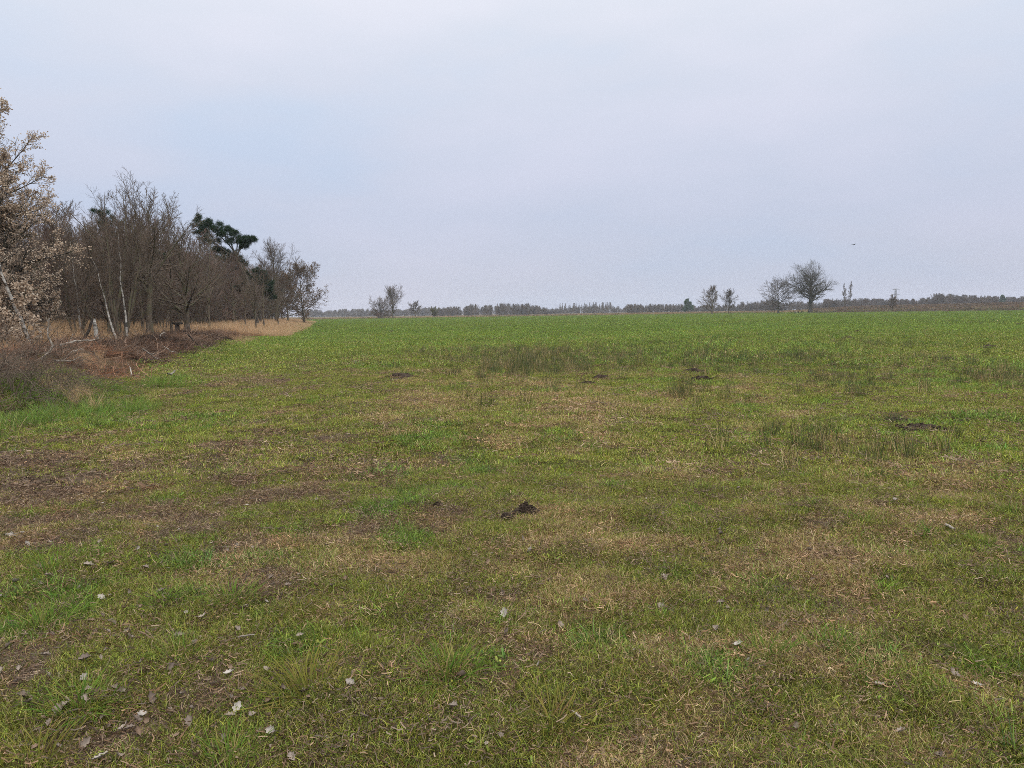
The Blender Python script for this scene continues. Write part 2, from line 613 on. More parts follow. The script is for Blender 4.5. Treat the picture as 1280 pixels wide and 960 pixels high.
def pine(seed, H=12, r=.18, lean=(0, 0), t0=.55, n1=16, lr=.34, n2=8, n3=5, a0=85, a1=40, prof=None, size=.2, per=16, bow=(0, 0), ml=None):
    """Scots pine: bare trunk, flat limbs and needle tufts at the shoots"""
    rg = np.random.default_rng(seed)
    l0 = lvl0(H, r, rg, lean, .35, bow=bow)
    l1 = children(l0, n1, t0, .99, a0, a1, lr, prof or (lambda t: 1.1 - .6 * t), .3, .45, 8, .5, .02, .8, rg, 14)
    l2 = children(l1, n2, .3, 1, 50, 30, .42, lambda t: 1.1 - .4 * t, .35, .4, 5, .6, .012, .7, rg)
    l3 = children(l2, n3, .3, 1, 45, 25, .5, ONE, .35, .3, 4, .6, .008, .6, rg)
    tips = np.concatenate([l3[0][:, -1], l3[0][:, -2], l2[0][:, -1], l1[0][:, -1]])
    dirs = np.concatenate([l3[0][:, -1] - l3[0][:, -2], l3[0][:, -2] - l3[0][:, -3], l2[0][:, -1] - l2[0][:, -2], l1[0][:, -1] - l1[0][:, -2]])
    dirs = nrm(dirs)
    n = len(tips)
    d = nrm(dirs[:, None, :] * .9 + np.array([0, 0, .35]) + rg.normal(0, .75, (n, per, 3)))
    e = nrm(np.cross(d, rg.normal(0, 1, (n, per, 3))))
    s = size * rg.uniform(.6, 1.25, (n, per, 1))
    p = tips[:, None, :] + rg.normal(0, size * .3, (n, per, 3)) - dirs[:, None, :] * size * .3
    w = size * .10
    v = np.stack([p - e * w, p + e * w, p + d * s + e * w * .5, p + d * s - e * w * .5], 2).reshape(-1, 3)
    q = np.arange(n * per * 4).reshape(-1, 4)
    return build([l0, l1, l2, l3], MB_PINE, MB_DARK, 2, leaves=((v, q), ml or ML_NEEDLE))


def pine_shaped(seed, limbs, r, n2=9, n3=6, lr=.38, size=.24, per=14, ydep=1.2, t0=.35):
    """pine whose trunk and main limbs follow given lines (first one is the trunk); foliage on all but the trunk"""
    rg = np.random.default_rng(seed)
    K = 9
    PL, RL, LL = [], [], []
    for k, pts in enumerate(limbs):
        pts = np.array(pts, float)
        c = np.linspace(0, len(pts) - 1, K)
        i = np.clip(np.floor(c).astype(int), 0, len(pts) - 2)
        P = pts[i] * (1 - (c - i)[:, None]) + pts[i + 1] * (c - i)[:, None]
        P[1:-1] = (P[:-2] + 2 * P[1:-1] + P[2:]) / 4
        P[1:] += np.cumsum(rg.normal(0, .05, (K - 1, 3)), 0)
        PL.append(P)
        LL.append(np.linalg.norm(np.diff(P, axis=0), axis=1).sum())
        RL.append(np.linspace(r, r * .55, K) if k == 0 else np.linspace(r * .5, .02, K))
    l0 = (np.array(PL[:1]), np.array(RL[:1]), np.array(LL[:1]))
    l1 = (np.array(PL[1:]), np.array(RL[1:]), np.array(LL[1:]))
    l2 = children(l1, n2, t0, 1, 62, 35, lr, lambda t: 1.1 - .5 * t, .15, .3, 6, .5, .014, .7, rg, 18)
    l2[0][:, :, 2] = l2[0][:, :1, 2] + (l2[0][:, :, 2] - l2[0][:, :1, 2]) * .55
    l3 = children(l2, n3, .25, 1, 50, 30, .42, lambda t: 1.1 - .4 * t, .3, .3, 4, .6, .008, .6, rg)
    tips = np.concatenate([l3[0][:, -1], l3[0][:, -2], l2[0][:, -1]])
    dirs = nrm(np.concatenate([l3[0][:, -1] - l3[0][:, -2], l3[0][:, -2] - l3[0][:, -3], l2[0][:, -1] - l2[0][:, -2]]))
    n = len(tips)
    d = nrm(dirs[:, None, :] * .8 + np.array([0, 0, .45]) + rg.normal(0, .65, (n, per, 3)))
    e = nrm(np.cross(d, rg.normal(0, 1, (n, per, 3))))
    s = size * rg.uniform(.6, 1.25, (n, per, 1))
    p = tips[:, None, :] + rg.normal(0, size * .38, (n, per, 3)) - dirs[:, None, :] * size * .3
    w = size * .055
    v = np.stack([p - e * w, p + e * w, p + d * s + e * w * .5, p + d * s - e * w * .5], 2).reshape(-1, 3)
    q = np.arange(n * per * 4).reshape(-1, 4)
    return build([l0, l1, l2, l3], MB_DARK, MB_DARK, 2, leaves=((v, q), ML_NEEDLE))


print('helpers', round(time.time() - T0, 1))
# ------------------------------------------------------------------ ground colour masks (what grows where on the field)
def polar_blob(x, y, spec):
    """soft ellipses lying on the ground: (px, py, half width px, half height px, weight) give centre and extents once; they stay put in the world"""
    th = np.arctan2(x, np.maximum(y, .2))
    lr = np.log(np.maximum(np.hypot(x, y), .3))
    out = np.zeros(np.shape(x))
    for px, py, rx, ry, w in spec:
        c = ray(px, py); e = ray(px + rx, py); a = ray(px, min(py + ry, 1200)); b = ray(px, max(py - ry, 398))
        f = lambda d: (math.atan2(d.x, d.y), math.log(math.hypot(d.x, d.y) * CAM_H / -d.z))
        ct, cl = f(c)
        st = abs(f(e)[0] - ct)
        sl = max(.03, abs(f(b)[1] - f(a)[1]) / 2)
        out = np.maximum(out, w * np.exp(-.5 * (((th - ct) / (st * .75)) ** 2 + ((lr - cl) / (sl * .75)) ** 2) ** 1.2))
    return out


BARE = [(120, 660, 240, 50, .35), (60, 800, 160, 60, .3), (250, 640, 220, 60, .3), (60, 640, 170, 60, .6), (180, 600, 170, 40, .5), (30, 575, 90, 30, .7), (430, 625, 90, 40, .75), (280, 870, 120, 60, .8), (300, 780, 60, 30, .5),
        (30, 840, 70, 30, .95), (60, 725, 90, 18, .85), (345, 738, 60, 18, .85), (420, 575, 90, 25, .5), (640, 648, 60, 12, .6), (150, 930, 90, 30, .6),
        (290, 690, 60, 22, .5), (360, 475, 90, 12, .55), (180, 520, 80, 16, .5), (470, 430, 60, 8, .5), (520, 860, 40, 25, .4), (340, 830, 90, 22, .6),
        (1130, 525, 60, 8, .5), (760, 470, 60, 8, .5), (250, 560, 90, 14, .55), (620, 650, 90, 20, .4), (100, 690, 120, 18, .5)]
STRAW = [(720, 520, 150, 45, .8), (900, 585, 180, 55, .75), (1080, 690, 220, 80, .8), (1010, 790, 150, 60, .8), (820, 690, 160, 70, .5), (1150, 740, 120, 60, .8),
         (530, 520, 70, 30, .45), (690, 490, 110, 14, .55), (1220, 860, 90, 60, .5), (640, 740, 220, 60, .3), (1060, 880, 140, 60, .55), (860, 620, 330, 90, .5), (1000, 760, 260, 90, .45), (480, 690, 160, 50, .25),
         (1160, 600, 140, 50, .55), (1000, 640, 160, 60, .7), (640, 800, 90, 30, .3), (930, 500, 90, 20, .4), (740, 940, 140, 40, .45), (900, 880, 60, 40, .35)]
LUSH = [(545, 555, 60, 20, .9), (545, 530, 40, 12, .9), (480, 645, 60, 18, .8), (690, 630, 40, 14, .7), (1240, 555, 60, 20, .7), (1190, 520, 90, 18, .6),
        (560, 700, 40, 14, .5), (330, 765, 50, 18, .5), (430, 800, 90, 40, .5), (560, 830, 120, 60, .5), (80, 780, 50, 25, .5), (60, 500, 90, 26, .9), (220, 480, 60, 10, .6),
        (1050, 810, 60, 30, .5), (900, 440, 260, 26, .6), (1180, 470, 130, 26, .6), (230, 715, 40, 18, .3), (640, 425, 500, 14, .6), (250, 520, 80, 14, .5), (690, 800, 90, 40, .3)]


def fields(x, y):
    r = np.hypot(x, y)
    s = inside(x, y)
    n1 = fbm(x, y, 1.1, 41, 4)
    n2 = fbm(x, y, .34, 45, 4)
    n3 = fbm(x, y, 4.0, 51, 4)
    n4 = fbm(x, y, 22, 57, 3)
    n5 = fbm(x, y, .42, 81, 4)
    nz = .36 * n1 + .64 * n2
    p = polar_blob(x, y, BARE) + .35 * sstep(-7, -1, s) * (1 - sstep(40, 120, r))
    bare = sstep(0, .12, nz - (.66 - .225 * p))
    q = polar_blob(x, y, STRAW) + .25 * sstep(.5, .65, n3) * (1 - sstep(40, 100, r))
    straw = .88 * sstep(-.05, .20, .3 * n1 + .7 * n5 - (.60 - .22 * q))
    g = polar_blob(x, y, LUSH)
    lush = sstep(0, .16, .4 * fbm(x, y, .8, 63, 3) + .6 * fbm(x, y, .25, 67, 3) - (.60 - .22 * g))
    lush = np.clip(lush + .85 * sstep(28, 75, r) * (.5 + .7 * n4), 0, 1)
    rough = np.maximum(sstep(.8, 2.4, s + (n1 - .5) * 3) * sstep(9, 15, y), 0)
    return bare, straw, lush, np.clip(rough, 0, 1)


# ------------------------------------------------------------------ ground sheet
def build_ground():
    rr = np.concatenate([[.02], np.geomspace(.5, 1790, 860)])
    th = np.concatenate([np.radians(np.arange(-180, -52, 4.)), np.radians(np.arange(-52, 52.01, .25)), np.radians(np.arange(56, 180, 4.))])
    R, Th = np.meshgrid(rr, th, indexing='ij')
    X, Y = R * np.sin(Th), R * np.cos(Th)
    Z = hgt(X.ravel(), Y.ravel())
    n, m = R.shape
    V = np.stack([X.ravel(), Y.ravel(), Z], 1)
    i = np.arange(n - 1)[:, None] * m
    j = np.arange(m)[None]
    j2 = (j + 1) % m
    q = np.stack([i + j, i + j2, i + m + j2, i + m + j], -1).reshape(-1, 4)
    q = q[:, ::-1]
    b, s, l, ro = fields(X.ravel(), Y.ravel())
    r = R.ravel()
    far = sstep(315, 335, r + 25 * (vn(X.ravel(), Y.ravel(), 40, 71) - .5))
    mk = np.stack([b, s, l, np.ones_like(b)], 1).astype(np.float32)
    mk2 = np.stack([ro, far, sstep(22, 25, np.degrees(np.arctan2(X.ravel(), np.maximum(Y.ravel(), .1)))) * sstep(270, 300, r), np.ones_like(b)], 1).astype(np.float32)
    m_, nt, out = new_mat('field_ground')
    a = N(nt, 'ShaderNodeAttribute', attribute_name='mask')
    a2 = N(nt, 'ShaderNodeAttribute', attribute_name='mask_b')
    sa = N(nt, 'ShaderNodeSeparateColor'); nt.links.new(a.outputs['Color'], sa.inputs[0])
    sb = N(nt, 'ShaderNodeSeparateColor'); nt.links.new(a2.outputs['Color'], sb.inputs[0])
    tc = N(nt, 'ShaderNodeTexCoord')
    ob = tc.outputs['Object']
    fine = noise(nt, 60, 4, .7, ob)
    mid = math_n(nt, 'ADD', math_n(nt, 'MULTIPLY', noise(nt, 9, 3, .6, ob), .5), math_n(nt, 'MULTIPLY', noise(nt, 110, 3, .7, ob), .5))
    big = noise(nt, .35, 5, .6, ob)
    moss = ramp(nt, mid, [(.32, (.022, .016, .010, 1)), (.52, (.050, .046, .018, 1)), (.72, (.085, .095, .026, 1))])
    green = ramp(nt, mid, [(.32, (.030, .032, .012, 1)), (.55, (.070, .090, .022, 1)), (.75, (.115, .145, .032, 1))])
    straw = ramp(nt, mid, [(.32, (.045, .031, .018, 1)), (.55, (.12, .088, .044, 1)), (.72, (.22, .165, .085, 1))])
    soil = ramp(nt, fine, [(.32, (.026, .018, .013, 1)), (.5, (.082, .058, .042, 1)), (.68, (.17, .128, .096, 1))])
    litter = ramp(nt, fine, [(.3, (.028, .018, .013, 1)), (.5, (.075, .045, .030, 1)), (.72, (.145, .09, .06, 1))])
    heath = ramp(nt, noise(nt, .12, 5, .7, ob), [(.35, (.06, .04, .028, 1)), (.5, (.12, .085, .05, 1)), (.65, (.16, .14, .075, 1))])
    heath2 = ramp(nt, noise(nt, .12, 5, .7, ob), [(.35, (.055, .03, .024, 1)), (.55, (.11, .06, .042, 1)), (.7, (.2, .14, .09, 1))])

    def thr(sock, nz, k=1.0):       # break a soft mask up with fine noise
        d = math_n(nt, 'MULTIPLY_ADD', nz, k)
        d.node.inputs[2].default_value = -.5 * k
        s_ = math_n(nt, 'ADD', sock, d)
        return math_n(nt, 'MULTIPLY_ADD', math_n(nt, 'SUBTRACT', s_, .25), 2.0, True)
    col = mixc(nt, thr(sa.outputs[2], mid, .6), moss, green)
    col = mixc(nt, thr(sa.outputs[1], mid, .9), col, straw)
    col = mixc(nt, thr(sa.outputs[0], mid, .9), col, soil)
    bigv = ramp(nt, big, [(.3, (.82, .82, .82, 1)), (.7, (1.15, 1.15, 1.15, 1))])
    col = mixc(nt, 1.0, col, bigv, 'MULTIPLY')
    col = mixc(nt, sb.outputs[0], col, litter)
    h = mixc(nt, sb.outputs[2], heath, heath2)
    col = mixc(nt, sb.outputs[1], col, h)
    b_ = N(nt, 'ShaderNodeBsdfDiffuse')
    nt.links.new(col, b_.inputs[0])
    bp = N(nt, 'ShaderNodeBump', Strength=.9, Distance=.02)
    nt.links.new(fine, bp.inputs['Height'])
    nt.links.new(bp.outputs[0], b_.inputs['Normal'])
    nt.links.new(b_.outputs[0], out.inputs[0])
    me = mesh('ground', V, q, mats=[m_], attrs={'mask': ('FLOAT_COLOR', mk), 'mask_b': ('FLOAT_COLOR', mk2)})
    o = obj('ground', me)
    tag(o, 'wide flat meadow of short mossy grass reaching to the far woods', 'field', kind='structure')


build_ground()
print('ground', round(time.time() - T0, 1))


# ------------------------------------------------------------------ scattering (stuff only)
def scatter(name, protos, P, scl, tint, dry, label, category, idx=None, tilt=0.12, rotz=None, vary=None):
    """one stuff object: instances of the prototype meshes on the given points"""
    n = len(P)
    col = bpy.data.collections.new(name + '_sources')
    for k, me in enumerate(protos):
        col.objects.link(bpy.data.objects.new('%s_source_%02d' % (name, k), me))
    rot = np.stack([rng.normal(0, tilt, n), rng.normal(0, tilt, n), rng.random(n) * 6.283 if rotz is None else rotz], 1)
    if idx is None:
        idx = rng.integers(0, len(protos), n)
    me = mesh(name, P, attrs={'scl': ('FLOAT', np.asarray(scl, np.float32) * np.ones(n, np.float32)), 'rot': ('FLOAT_VECTOR', rot.astype(np.float32)),
                              'idx': ('INT', idx.astype(np.int32)), 'tint': ('FLOAT_VECTOR', np.asarray(tint, np.float32)),
                              'vary': ('FLOAT_VECTOR', (np.ones((n, 3)) if vary is None else np.asarray(vary)).astype(np.float32)),
                              'dry': ('FLOAT', np.asarray(dry, np.float32) * np.ones(n, np.float32))})
    o = obj(name, me)
    tag(o, label, category, kind='stuff')
    ng = bpy.data.node_groups.new(name, 'GeometryNodeTree')
    ng.interface.new_socket('Geometry', in_out='INPUT', socket_type='NodeSocketGeometry')
    ng.interface.new_socket('Geometry', in_out='OUTPUT', socket_type='NodeSocketGeometry')
    L = ng.links.new
    gi, go = ng.nodes.new('NodeGroupInput'), ng.nodes.new('NodeGroupOutput')
    ci = ng.nodes.new('GeometryNodeCollectionInfo')
    ci.inputs['Collection'].default_value = col
    ci.inputs['Separate Children'].default_value = True
    ci.inputs['Reset Children'].default_value = True
    ip = ng.nodes.new('GeometryNodeInstanceOnPoints')
    ip.inputs['Pick Instance'].default_value = True

    def at(nm, typ):
        a = ng.nodes.new('GeometryNodeInputNamedAttribute')
        a.data_type = typ
        a.inputs['Name'].default_value = nm
        return a.outputs['Attribute']
    L(gi.outputs[0], ip.inputs['Points'])
    L(ci.outputs[0], ip.inputs['Instance'])
    L(at('idx', 'INT'), ip.inputs['Instance Index'])
    er = ng.nodes.new('FunctionNodeEulerToRotation')
    L(at('rot', 'FLOAT_VECTOR'), er.inputs[0])
    L(er.outputs[0], ip.inputs['Rotation'])
    L(at('scl', 'FLOAT'), ip.inputs['Scale'])
    L(ip.outputs[0], go.inputs[0])
    md = o.modifiers.new('scatter', 'NODES')
    md.node_group = ng
    return o


def blade_patch(name, seed, n, rad, h0, h1_, w, lean, curl, mat, K=4, tipw=.25, core=.5):
    """a patch of n grass blades rooted in a disc"""
    rg = np.random.default_rng(seed)
    a = rg.random(n) * 6.283
    rr = rad * rg.random(n) ** core
    P0 = np.stack([np.cos(a) * rr, np.sin(a) * rr, np.full(n, -.01)], 1)
    L = h0 + (h1_ - h0) * rg.random(n) ** 1.4
    az = rg.random(n) * 6.283
    ln = np.abs(rg.normal(0, lean, n))
    d = np.stack([np.cos(az) * np.sin(ln), np.sin(az) * np.sin(ln), np.cos(ln)], 1)
    P = np.empty((n, K, 3))
    P[:, 0] = P0
    out = np.stack([np.cos(az), np.sin(az), np.full(n, -.9)], 1)
    for k in range(1, K):
        d = nrm(d + out * (curl * rg.random(n)[:, None]) / (K - 1) + rg.normal(0, .08, (n, 3)))
        P[:, k] = P[:, k - 1] + d * (L / (K - 1))[:, None]
    side = nrm(np.cross(d, np.array([0, 0, 1.])) + rg.normal(0, .5, (n, 3)))
    ww = w * rg.uniform(.6, 1.3, n)[:, None] * (1 - (1 - tipw) * np.linspace(0, 1, K)[None] ** 1.5) * .5
    V, q = ribbons(P, ww, side)
    bl = np.repeat(rg.random((n, 3)), K * 2, 0).astype(np.float32)
    return mesh(name, V, q, mats=[mat], attrs={'bl': ('FLOAT_VECTOR', bl)})


def debris_patch(name, seed, n, rad, hh, l0, l1, w, mat, flat=.25, K=4):
    """short dead stems and twigs lying about in a low heap"""
    rg = np.random.default_rng(seed)
    a = rg.random(n) * 6.283
    rr = rad * rg.random(n) ** .6
    P0 = np.stack([np.cos(a) * rr, np.sin(a) * rr, hh * rg.random(n) * (1 - rr / rad * .7)], 1)
    L = l0 + (l1 - l0) * rg.random(n) ** 2
    d = rg.normal(0, 1, (n, 3))
    d[:, 2] *= flat
    P = wander_lines(P0, nrm(d), L, K, -.1, .5, rg)
    P[:, :, 2] = np.maximum(P[:, :, 2], -.01)
    side = nrm(np.cross(d, rg.normal(0, 1, (n, 3))))
    ww = w * rg.uniform(.5, 1.4, n)[:, None] * np.ones((1, K)) * .5
    V, q = ribbons(P, ww, side)
    bl = np.repeat(rg.random((n, 3)), K * 2, 0).astype(np.float32)
    return mesh(name, V, q, mats=[mat], attrs={'bl': ('FLOAT_VECTOR', bl)})


def fan(r0, r1, dens, half=46):
    """random points in a sector of the field"""
    th = math.radians(half)
    n = int(th * (r1 * r1 - r0 * r0) * dens)
    r = np.sqrt(rng.uniform(r0 * r0, r1 * r1, n))
    a = rng.uniform(-th, th, n)
    return r * np.sin(a), r * np.cos(a)


MOSS = np.array([.200, .240, .034])
GREEN = np.array([.158, .248, .034])
LUSHC = np.array([.135, .230, .036])
FARG = np.array([.128, .190, .040])


def field_grass(r0, r1, dens, protos, name, label, scale0, far=0.):
    x, y = fan(r0, r1, dens)
    s = inside(x, y)
    b, st, l, ro = fields(x, y)
    keep = (rng.random(len(x)) > b * .66) & (rng.random(len(x)) > ro * .97)
    if far:
        keep &= s < 1.5
    x, y, b, st, l = x[keep], y[keep], b[keep], st[keep], l[keep]
    n = len(x)
    k = np.clip(l[:, None] * 1.1 + (rng.random((n, 1)) - .5) * .35, 0, 1)
    moss = MOSS * (1 - .35 * (1 - l[:, None]))
    tint = MOSS * (1 - k) + GREEN * k
    k2 = np.clip((l[:, None] - .55) * 2, 0, 1)
    tint = tint * (1 - k2) + LUSHC * k2
    if far:
        tint = tint * (1 - far * .5) + FARG * far * .5
    tint = tint * (.78 + .44 * fbm(x, y, 7, 151, 3))[:, None]
    tint = tint * rng.uniform(.62 + .16 * far, 1.3 - .14 * far, (n, 1)) * rng.uniform([.9, .95, .85], [1.12, 1.05, 1.15], (n, 3))
    dry = np.clip(.17 + .60 * st + .3 * b - .2 * l + rng.normal(0, .12, n), .02, .95)
    if far:
        dry = dry * (1 - .55 * far)
    scl = scale0 * (.78 + .35 * l - .2 * b + .05 * st) * rng.uniform(.75, 1.25, n)
    P = np.stack([x, y, hgt(x, y) - .004], 1)
    scatter(name, protos, P, scl, tint, dry, label, 'grass')


near = [blade_patch('lawn_patch', 100 + k, 52, .10, .018, .075, .0034, .6, 1.1, M_BLADE) for k in range(8)]
near += [blade_patch('lawn_patch', 120 + k, 66, .11, .012, .05, .0034, .85, 1.3, M_BLADE) for k in range(5)]
near += [blade_patch('herb_patch', 130 + k, 34, .09, .012, .034, .010, 1.1, .9, M_BLADE, 4, .5) for k in range(3)]
field_grass(1.2, 8, 1500, near, 'grass', 'short mossy meadow grass mixed with dry straw close to the camera', 1.0)
midp = [blade_patch('lawn_patch', 140 + k, 120, .26, .02, .075, .0075, .65, 1.0, M_BLADE) for k in range(8)]
field_grass(7.5, 24, 95, midp, 'meadow_grass', 'short green and straw coloured grass of the middle meadow', 1.0)
farp = [blade_patch('lawn_patch', 160 + k, 150, .7, .03, .09, .02, .6, .9, M_BLADE, 3) for k in range(6)]
field_grass(23, 75, 16, farp, 'open_field_grass', 'green pasture grass of the open field beyond the straw patches', 1.0, .6)
vfarp = [blade_patch('lawn_patch', 180 + k, 170, 1.5, .05, .12, .036, .7, .8, M_BLADE, 3) for k in range(6)]
field_grass(74, 330, .8, vfarp, 'distant_field_grass', 'bright green pasture grass reaching the far field edge', 1.0, 1.)

# dead thatch on bare soil, in the straw and, thinner, all through the sward
thatch = [debris_patch('thatch_patch', 200 + k, 90, .16, .012, .010, .05, .0030, M_THATCH, .22) for k in range(8)]
thatch2 = [debris_patch('thatch_patch', 210 + k, 120, .34, .016, .02, .075, .0062, M_THATCH, .22) for k in range(6)]
for r0, r1, dn, pr, nm, lb in ((1.2, 8, 190, thatch, 'dead_thatch', 'brown dead thatch and plant bits between the blades close by'), (7.6, 30, 26, thatch2, 'meadow_thatch', 'brown dead thatch on the bare patches of the middle meadow')):
    x, y = fan(r0, r1, dn)
    b, st, l, ro = fields(x, y)
    k = rng.random(len(x)) < np.clip(b * .9 + .3 * st + (.36 if r0 < 2 else .16), 0, 1)
    x, y, b, st = x[k], y[k], b[k], st[k]
    w_ = rng.random((len(x), 1))
    pale = 1 + .7 * st[:, None] * (1 - b[:, None]) * np.array([1.0, .95, .72])
    va = rng.uniform(.45, 1.35, (len(x), 1)) * (np.array([1, 1, 1.0]) * w_ + np.array([1.15, .92, .70]) * (1 - w_)) * pale
    scatter(nm, pr, np.stack([x, y, hgt(x, y) + .002], 1), rng.uniform(.8, 1.4, len(x)), np.tile([.1, .08, .06], (len(x), 1)), np.ones(len(x)), lb, 'dead thatch', vary=va)

# longer tufts strewn through the sward, thicker towards the wood
tuft = [blade_patch('tuft', 220 + k, 80, .075, .05, .15, .0042, .6, 1.0, M_BLADE, 5) for k in range(8)]
x, y = fan(1.6, 34, 2.6)
x2, y2 = fan(1.5, 12, 9)
x, y = np.concatenate([x, x2]), np.concatenate([y, y2])
b, st, l, ro = fields(x, y)
s = inside(x, y)
k = rng.random(len(x)) < np.clip(.28 + .6 * l ** 2 + .8 * sstep(-4, 0, s) * sstep(9, 14, y) - .6 * b, .03, 1) * (1 - .8 * ro)
x, y, l, st = x[k], y[k], l[k], st[k]
scatter('tufted_grass', tuft, np.stack([x, y, hgt(x, y) - .01], 1), rng.uniform(.55, 1.2, len(x)),
        (GREEN * .9 + (LUSHC - GREEN) * l[:, None]) * rng.uniform(.6, 1.4, (len(x), 1)) * rng.uniform([.75, .9, .8], [1.25, 1.05, 1.3], (len(x), 3)), np.clip(.15 + .4 * st + rng.normal(0, .12, len(x)), 0, .8),
        'longer green grass tufts strewn through the short sward', 'grass')
print('grass', round(time.time() - T0, 1))

# rushes: one dense stand in the middle of the field and thin ones to its side
rush = [blade_patch('rush', 240 + k, 60, .16, .22, .48, .006, .22, .15, M_BLADE, 4, .4) for k in range(6)]


def ell_points(spec):
    X, Y = [], []
    for px, py, rx, ry, n in spec:
        c, e = G(px, py), G(px + rx, py)
        a, b_ = G(px, py + ry), G(px, py - ry)
        u = rng.normal(0, .5, (n, 2))
        lr = np.log(np.hypot(c.x, c.y)) + u[:, 1] * math.log(math.hypot(b_.x, b_.y) / math.hypot(a.x, a.y)) / 2
        th = math.atan2(c.x, c.y) + u[:, 0] * abs(math.atan2(e.x, e.y) - math.atan2(c.x, c.y))
        X.append(np.exp(lr) * np.sin(th)); Y.append(np.exp(lr) * np.cos(th))
    return np.concatenate(X), np.concatenate(Y)


x, y = ell_points([(660, 450, 85, 18, 520), (700, 446, 130, 20, 340), (600, 438, 80, 8, 70), (790, 448, 110, 14, 110), (545, 442, 60, 6, 50), (660, 455, 170, 26, 90)])
RT = np.array([.066, .088, .030])
scatter('rushes', rush, np.stack([x, y, hgt(x, y) - .02], 1), rng.uniform(.35, .9, len(x)), RT * rng.uniform(.6, 1.3, (len(x), 1)), np.clip(rng.normal(.32, .2, len(x)), 0, .8),
    'dense dark green rush stand in the middle of the meadow', 'rushes')
x, y = ell_points([(900, 450, 70, 12, 110), (1000, 450, 80, 16, 110), (860, 436, 120, 12, 90), (1060, 480, 90, 20, 60), (1240, 475, 60, 14, 60), (1180, 455, 90, 12, 60), (1200, 402, 110, 7, 160), (880, 480, 60, 20, 40),
                   (950, 430, 200, 14, 120), (1100, 430, 160, 14, 120), (1050, 560, 160, 30, 40)])
scatter('thin_rushes', rush, np.stack([x, y, hgt(x, y) - .02], 1), rng.uniform(.35, .9, len(x)), RT * rng.uniform(.6, 1.15, (len(x), 1)), np.clip(rng.normal(.25, .15, len(x)), 0, .7),
    'thin scattered rushes and coarse grass across the open pasture', 'rushes')

# brush, bracken and litter on the low bank along the wood
brush = [debris_patch('brush', 260 + k, 100, .42, .14, .06, .40, .011, M_LITTER, .4) for k in range(8)]
brush += [debris_patch('brush', 270 + k, 30, .55, .16, .3, 1.2, .014, M_LITTER, .3, 7) for k in range(4)]
n = 5600
y = 11.5 + 52 * rng.random(n) ** 1.3
s = .3 + 5.0 * rng.beta(1.5, 1.6, n)
x = -4 - .243 * y - s / EDGE_COS
k = (fields(x, y)[3] > rng.random(n) * .9) & (fbm(x, y, 1.6, 111, 3) > .40)
x, y, s = x[k], y[k], s[k]
va = np.array([1., 1., 1.])[None] * (.16 + 1.05 * sstep(.3, .7, fbm(x, y, 1.2, 113, 3)))[:, None]
rd = sstep(.45, .65, fbm(x, y, 2.2, 117, 3))[:, None]
va = va * (np.array([1.0, .98, .97]) * (1 - rd) + np.array([1.35, 1.0, .80]) * rd)
scatter('brush_pile', brush, np.stack([x, y, hgt(x, y) - .03], 1), rng.uniform(.42, .92, len(x)), np.tile([.06, .04, .03], (len(x), 1)), np.ones(len(x)),
        'long heap of brown brushwood, dead bracken and leaf litter along the wood', 'brushwood', vary=va)
# tall dry purple moor grass
gold = [blade_patch('moor_grass', 280 + k, 130, .20, .45, 1.1, .009, .30, .8, M_GOLD, 5, .2) for k in range(7)]
n = 26000
y = 20 + 170 * rng.random(n) ** 1.1
s = 3 + 26 * rng.random(n) ** 1.6
edge = np.where(y > 60, -1.2 - .8 * sstep(60, 110, y), 5.2)
s = s - 5.2 + edge + 1.5 * (vn(y * 0, y, 7, 91) - .5)
x = -4 - .243 * y - s / EDGE_COS
k = (s > edge) & (rng.random(n) < .35 + .9 * vn(x, y, 5, 93))
x, y, s = x[k], y[k], s[k]
scatter('tall_dry_grass', gold, np.stack([x, y, hgt(x, y) - .03], 1), rng.uniform(.6, 1.05, len(x)) * (.55 + .45 * sstep(0, 4, s - np.where(y > 60, -2, 5.2))),
        np.tile([.14, .12, .05], (len(x), 1)), np.full(len(x), .93), 'tall golden dry grass along and under the wood edge', 'tall grass')
# tufts of fresh and dry long grass at the foot of the bank
x, y = ell_points([(60, 508, 70, 16, 120), (30, 530, 60, 12, 60), (200, 482, 30, 6, 40), (95, 480, 40, 10, 40), (120, 520, 60, 10, 60), (300, 440, 40, 5, 30), (165, 515, 30, 8, 30)])
scatter('bank_grass', [blade_patch('bank_tuft', 300 + k, 90, .13, .12, .36, .006, .5, .9, M_BLADE, 5) for k in range(6)], np.stack([x, y, hgt(x, y) - .02], 1), rng.uniform(.5, 1.1, len(x)),
        LUSHC * .85 * rng.uniform(.7, 1.2, (len(x), 1)), np.clip(rng.normal(.15, .12, len(x)), 0, .6), 'fresh green long grass at the foot of the brush bank', 'grass')
x, y = ell_points([(112, 462, 18, 7, 34), (300, 425, 26, 6, 60), (330, 415, 30, 5, 60), (100, 500, 30, 10, 14)])
scatter('dry_bank_grass', gold, np.stack([x, y, hgt(x, y) - .02], 1), rng.uniform(.25, .5, len(x)), np.tile([.14, .12, .05], (len(x), 1)), np.full(len(x), .97),
        'pale dry grass clumps along the toe of the brush bank', 'dry grass')
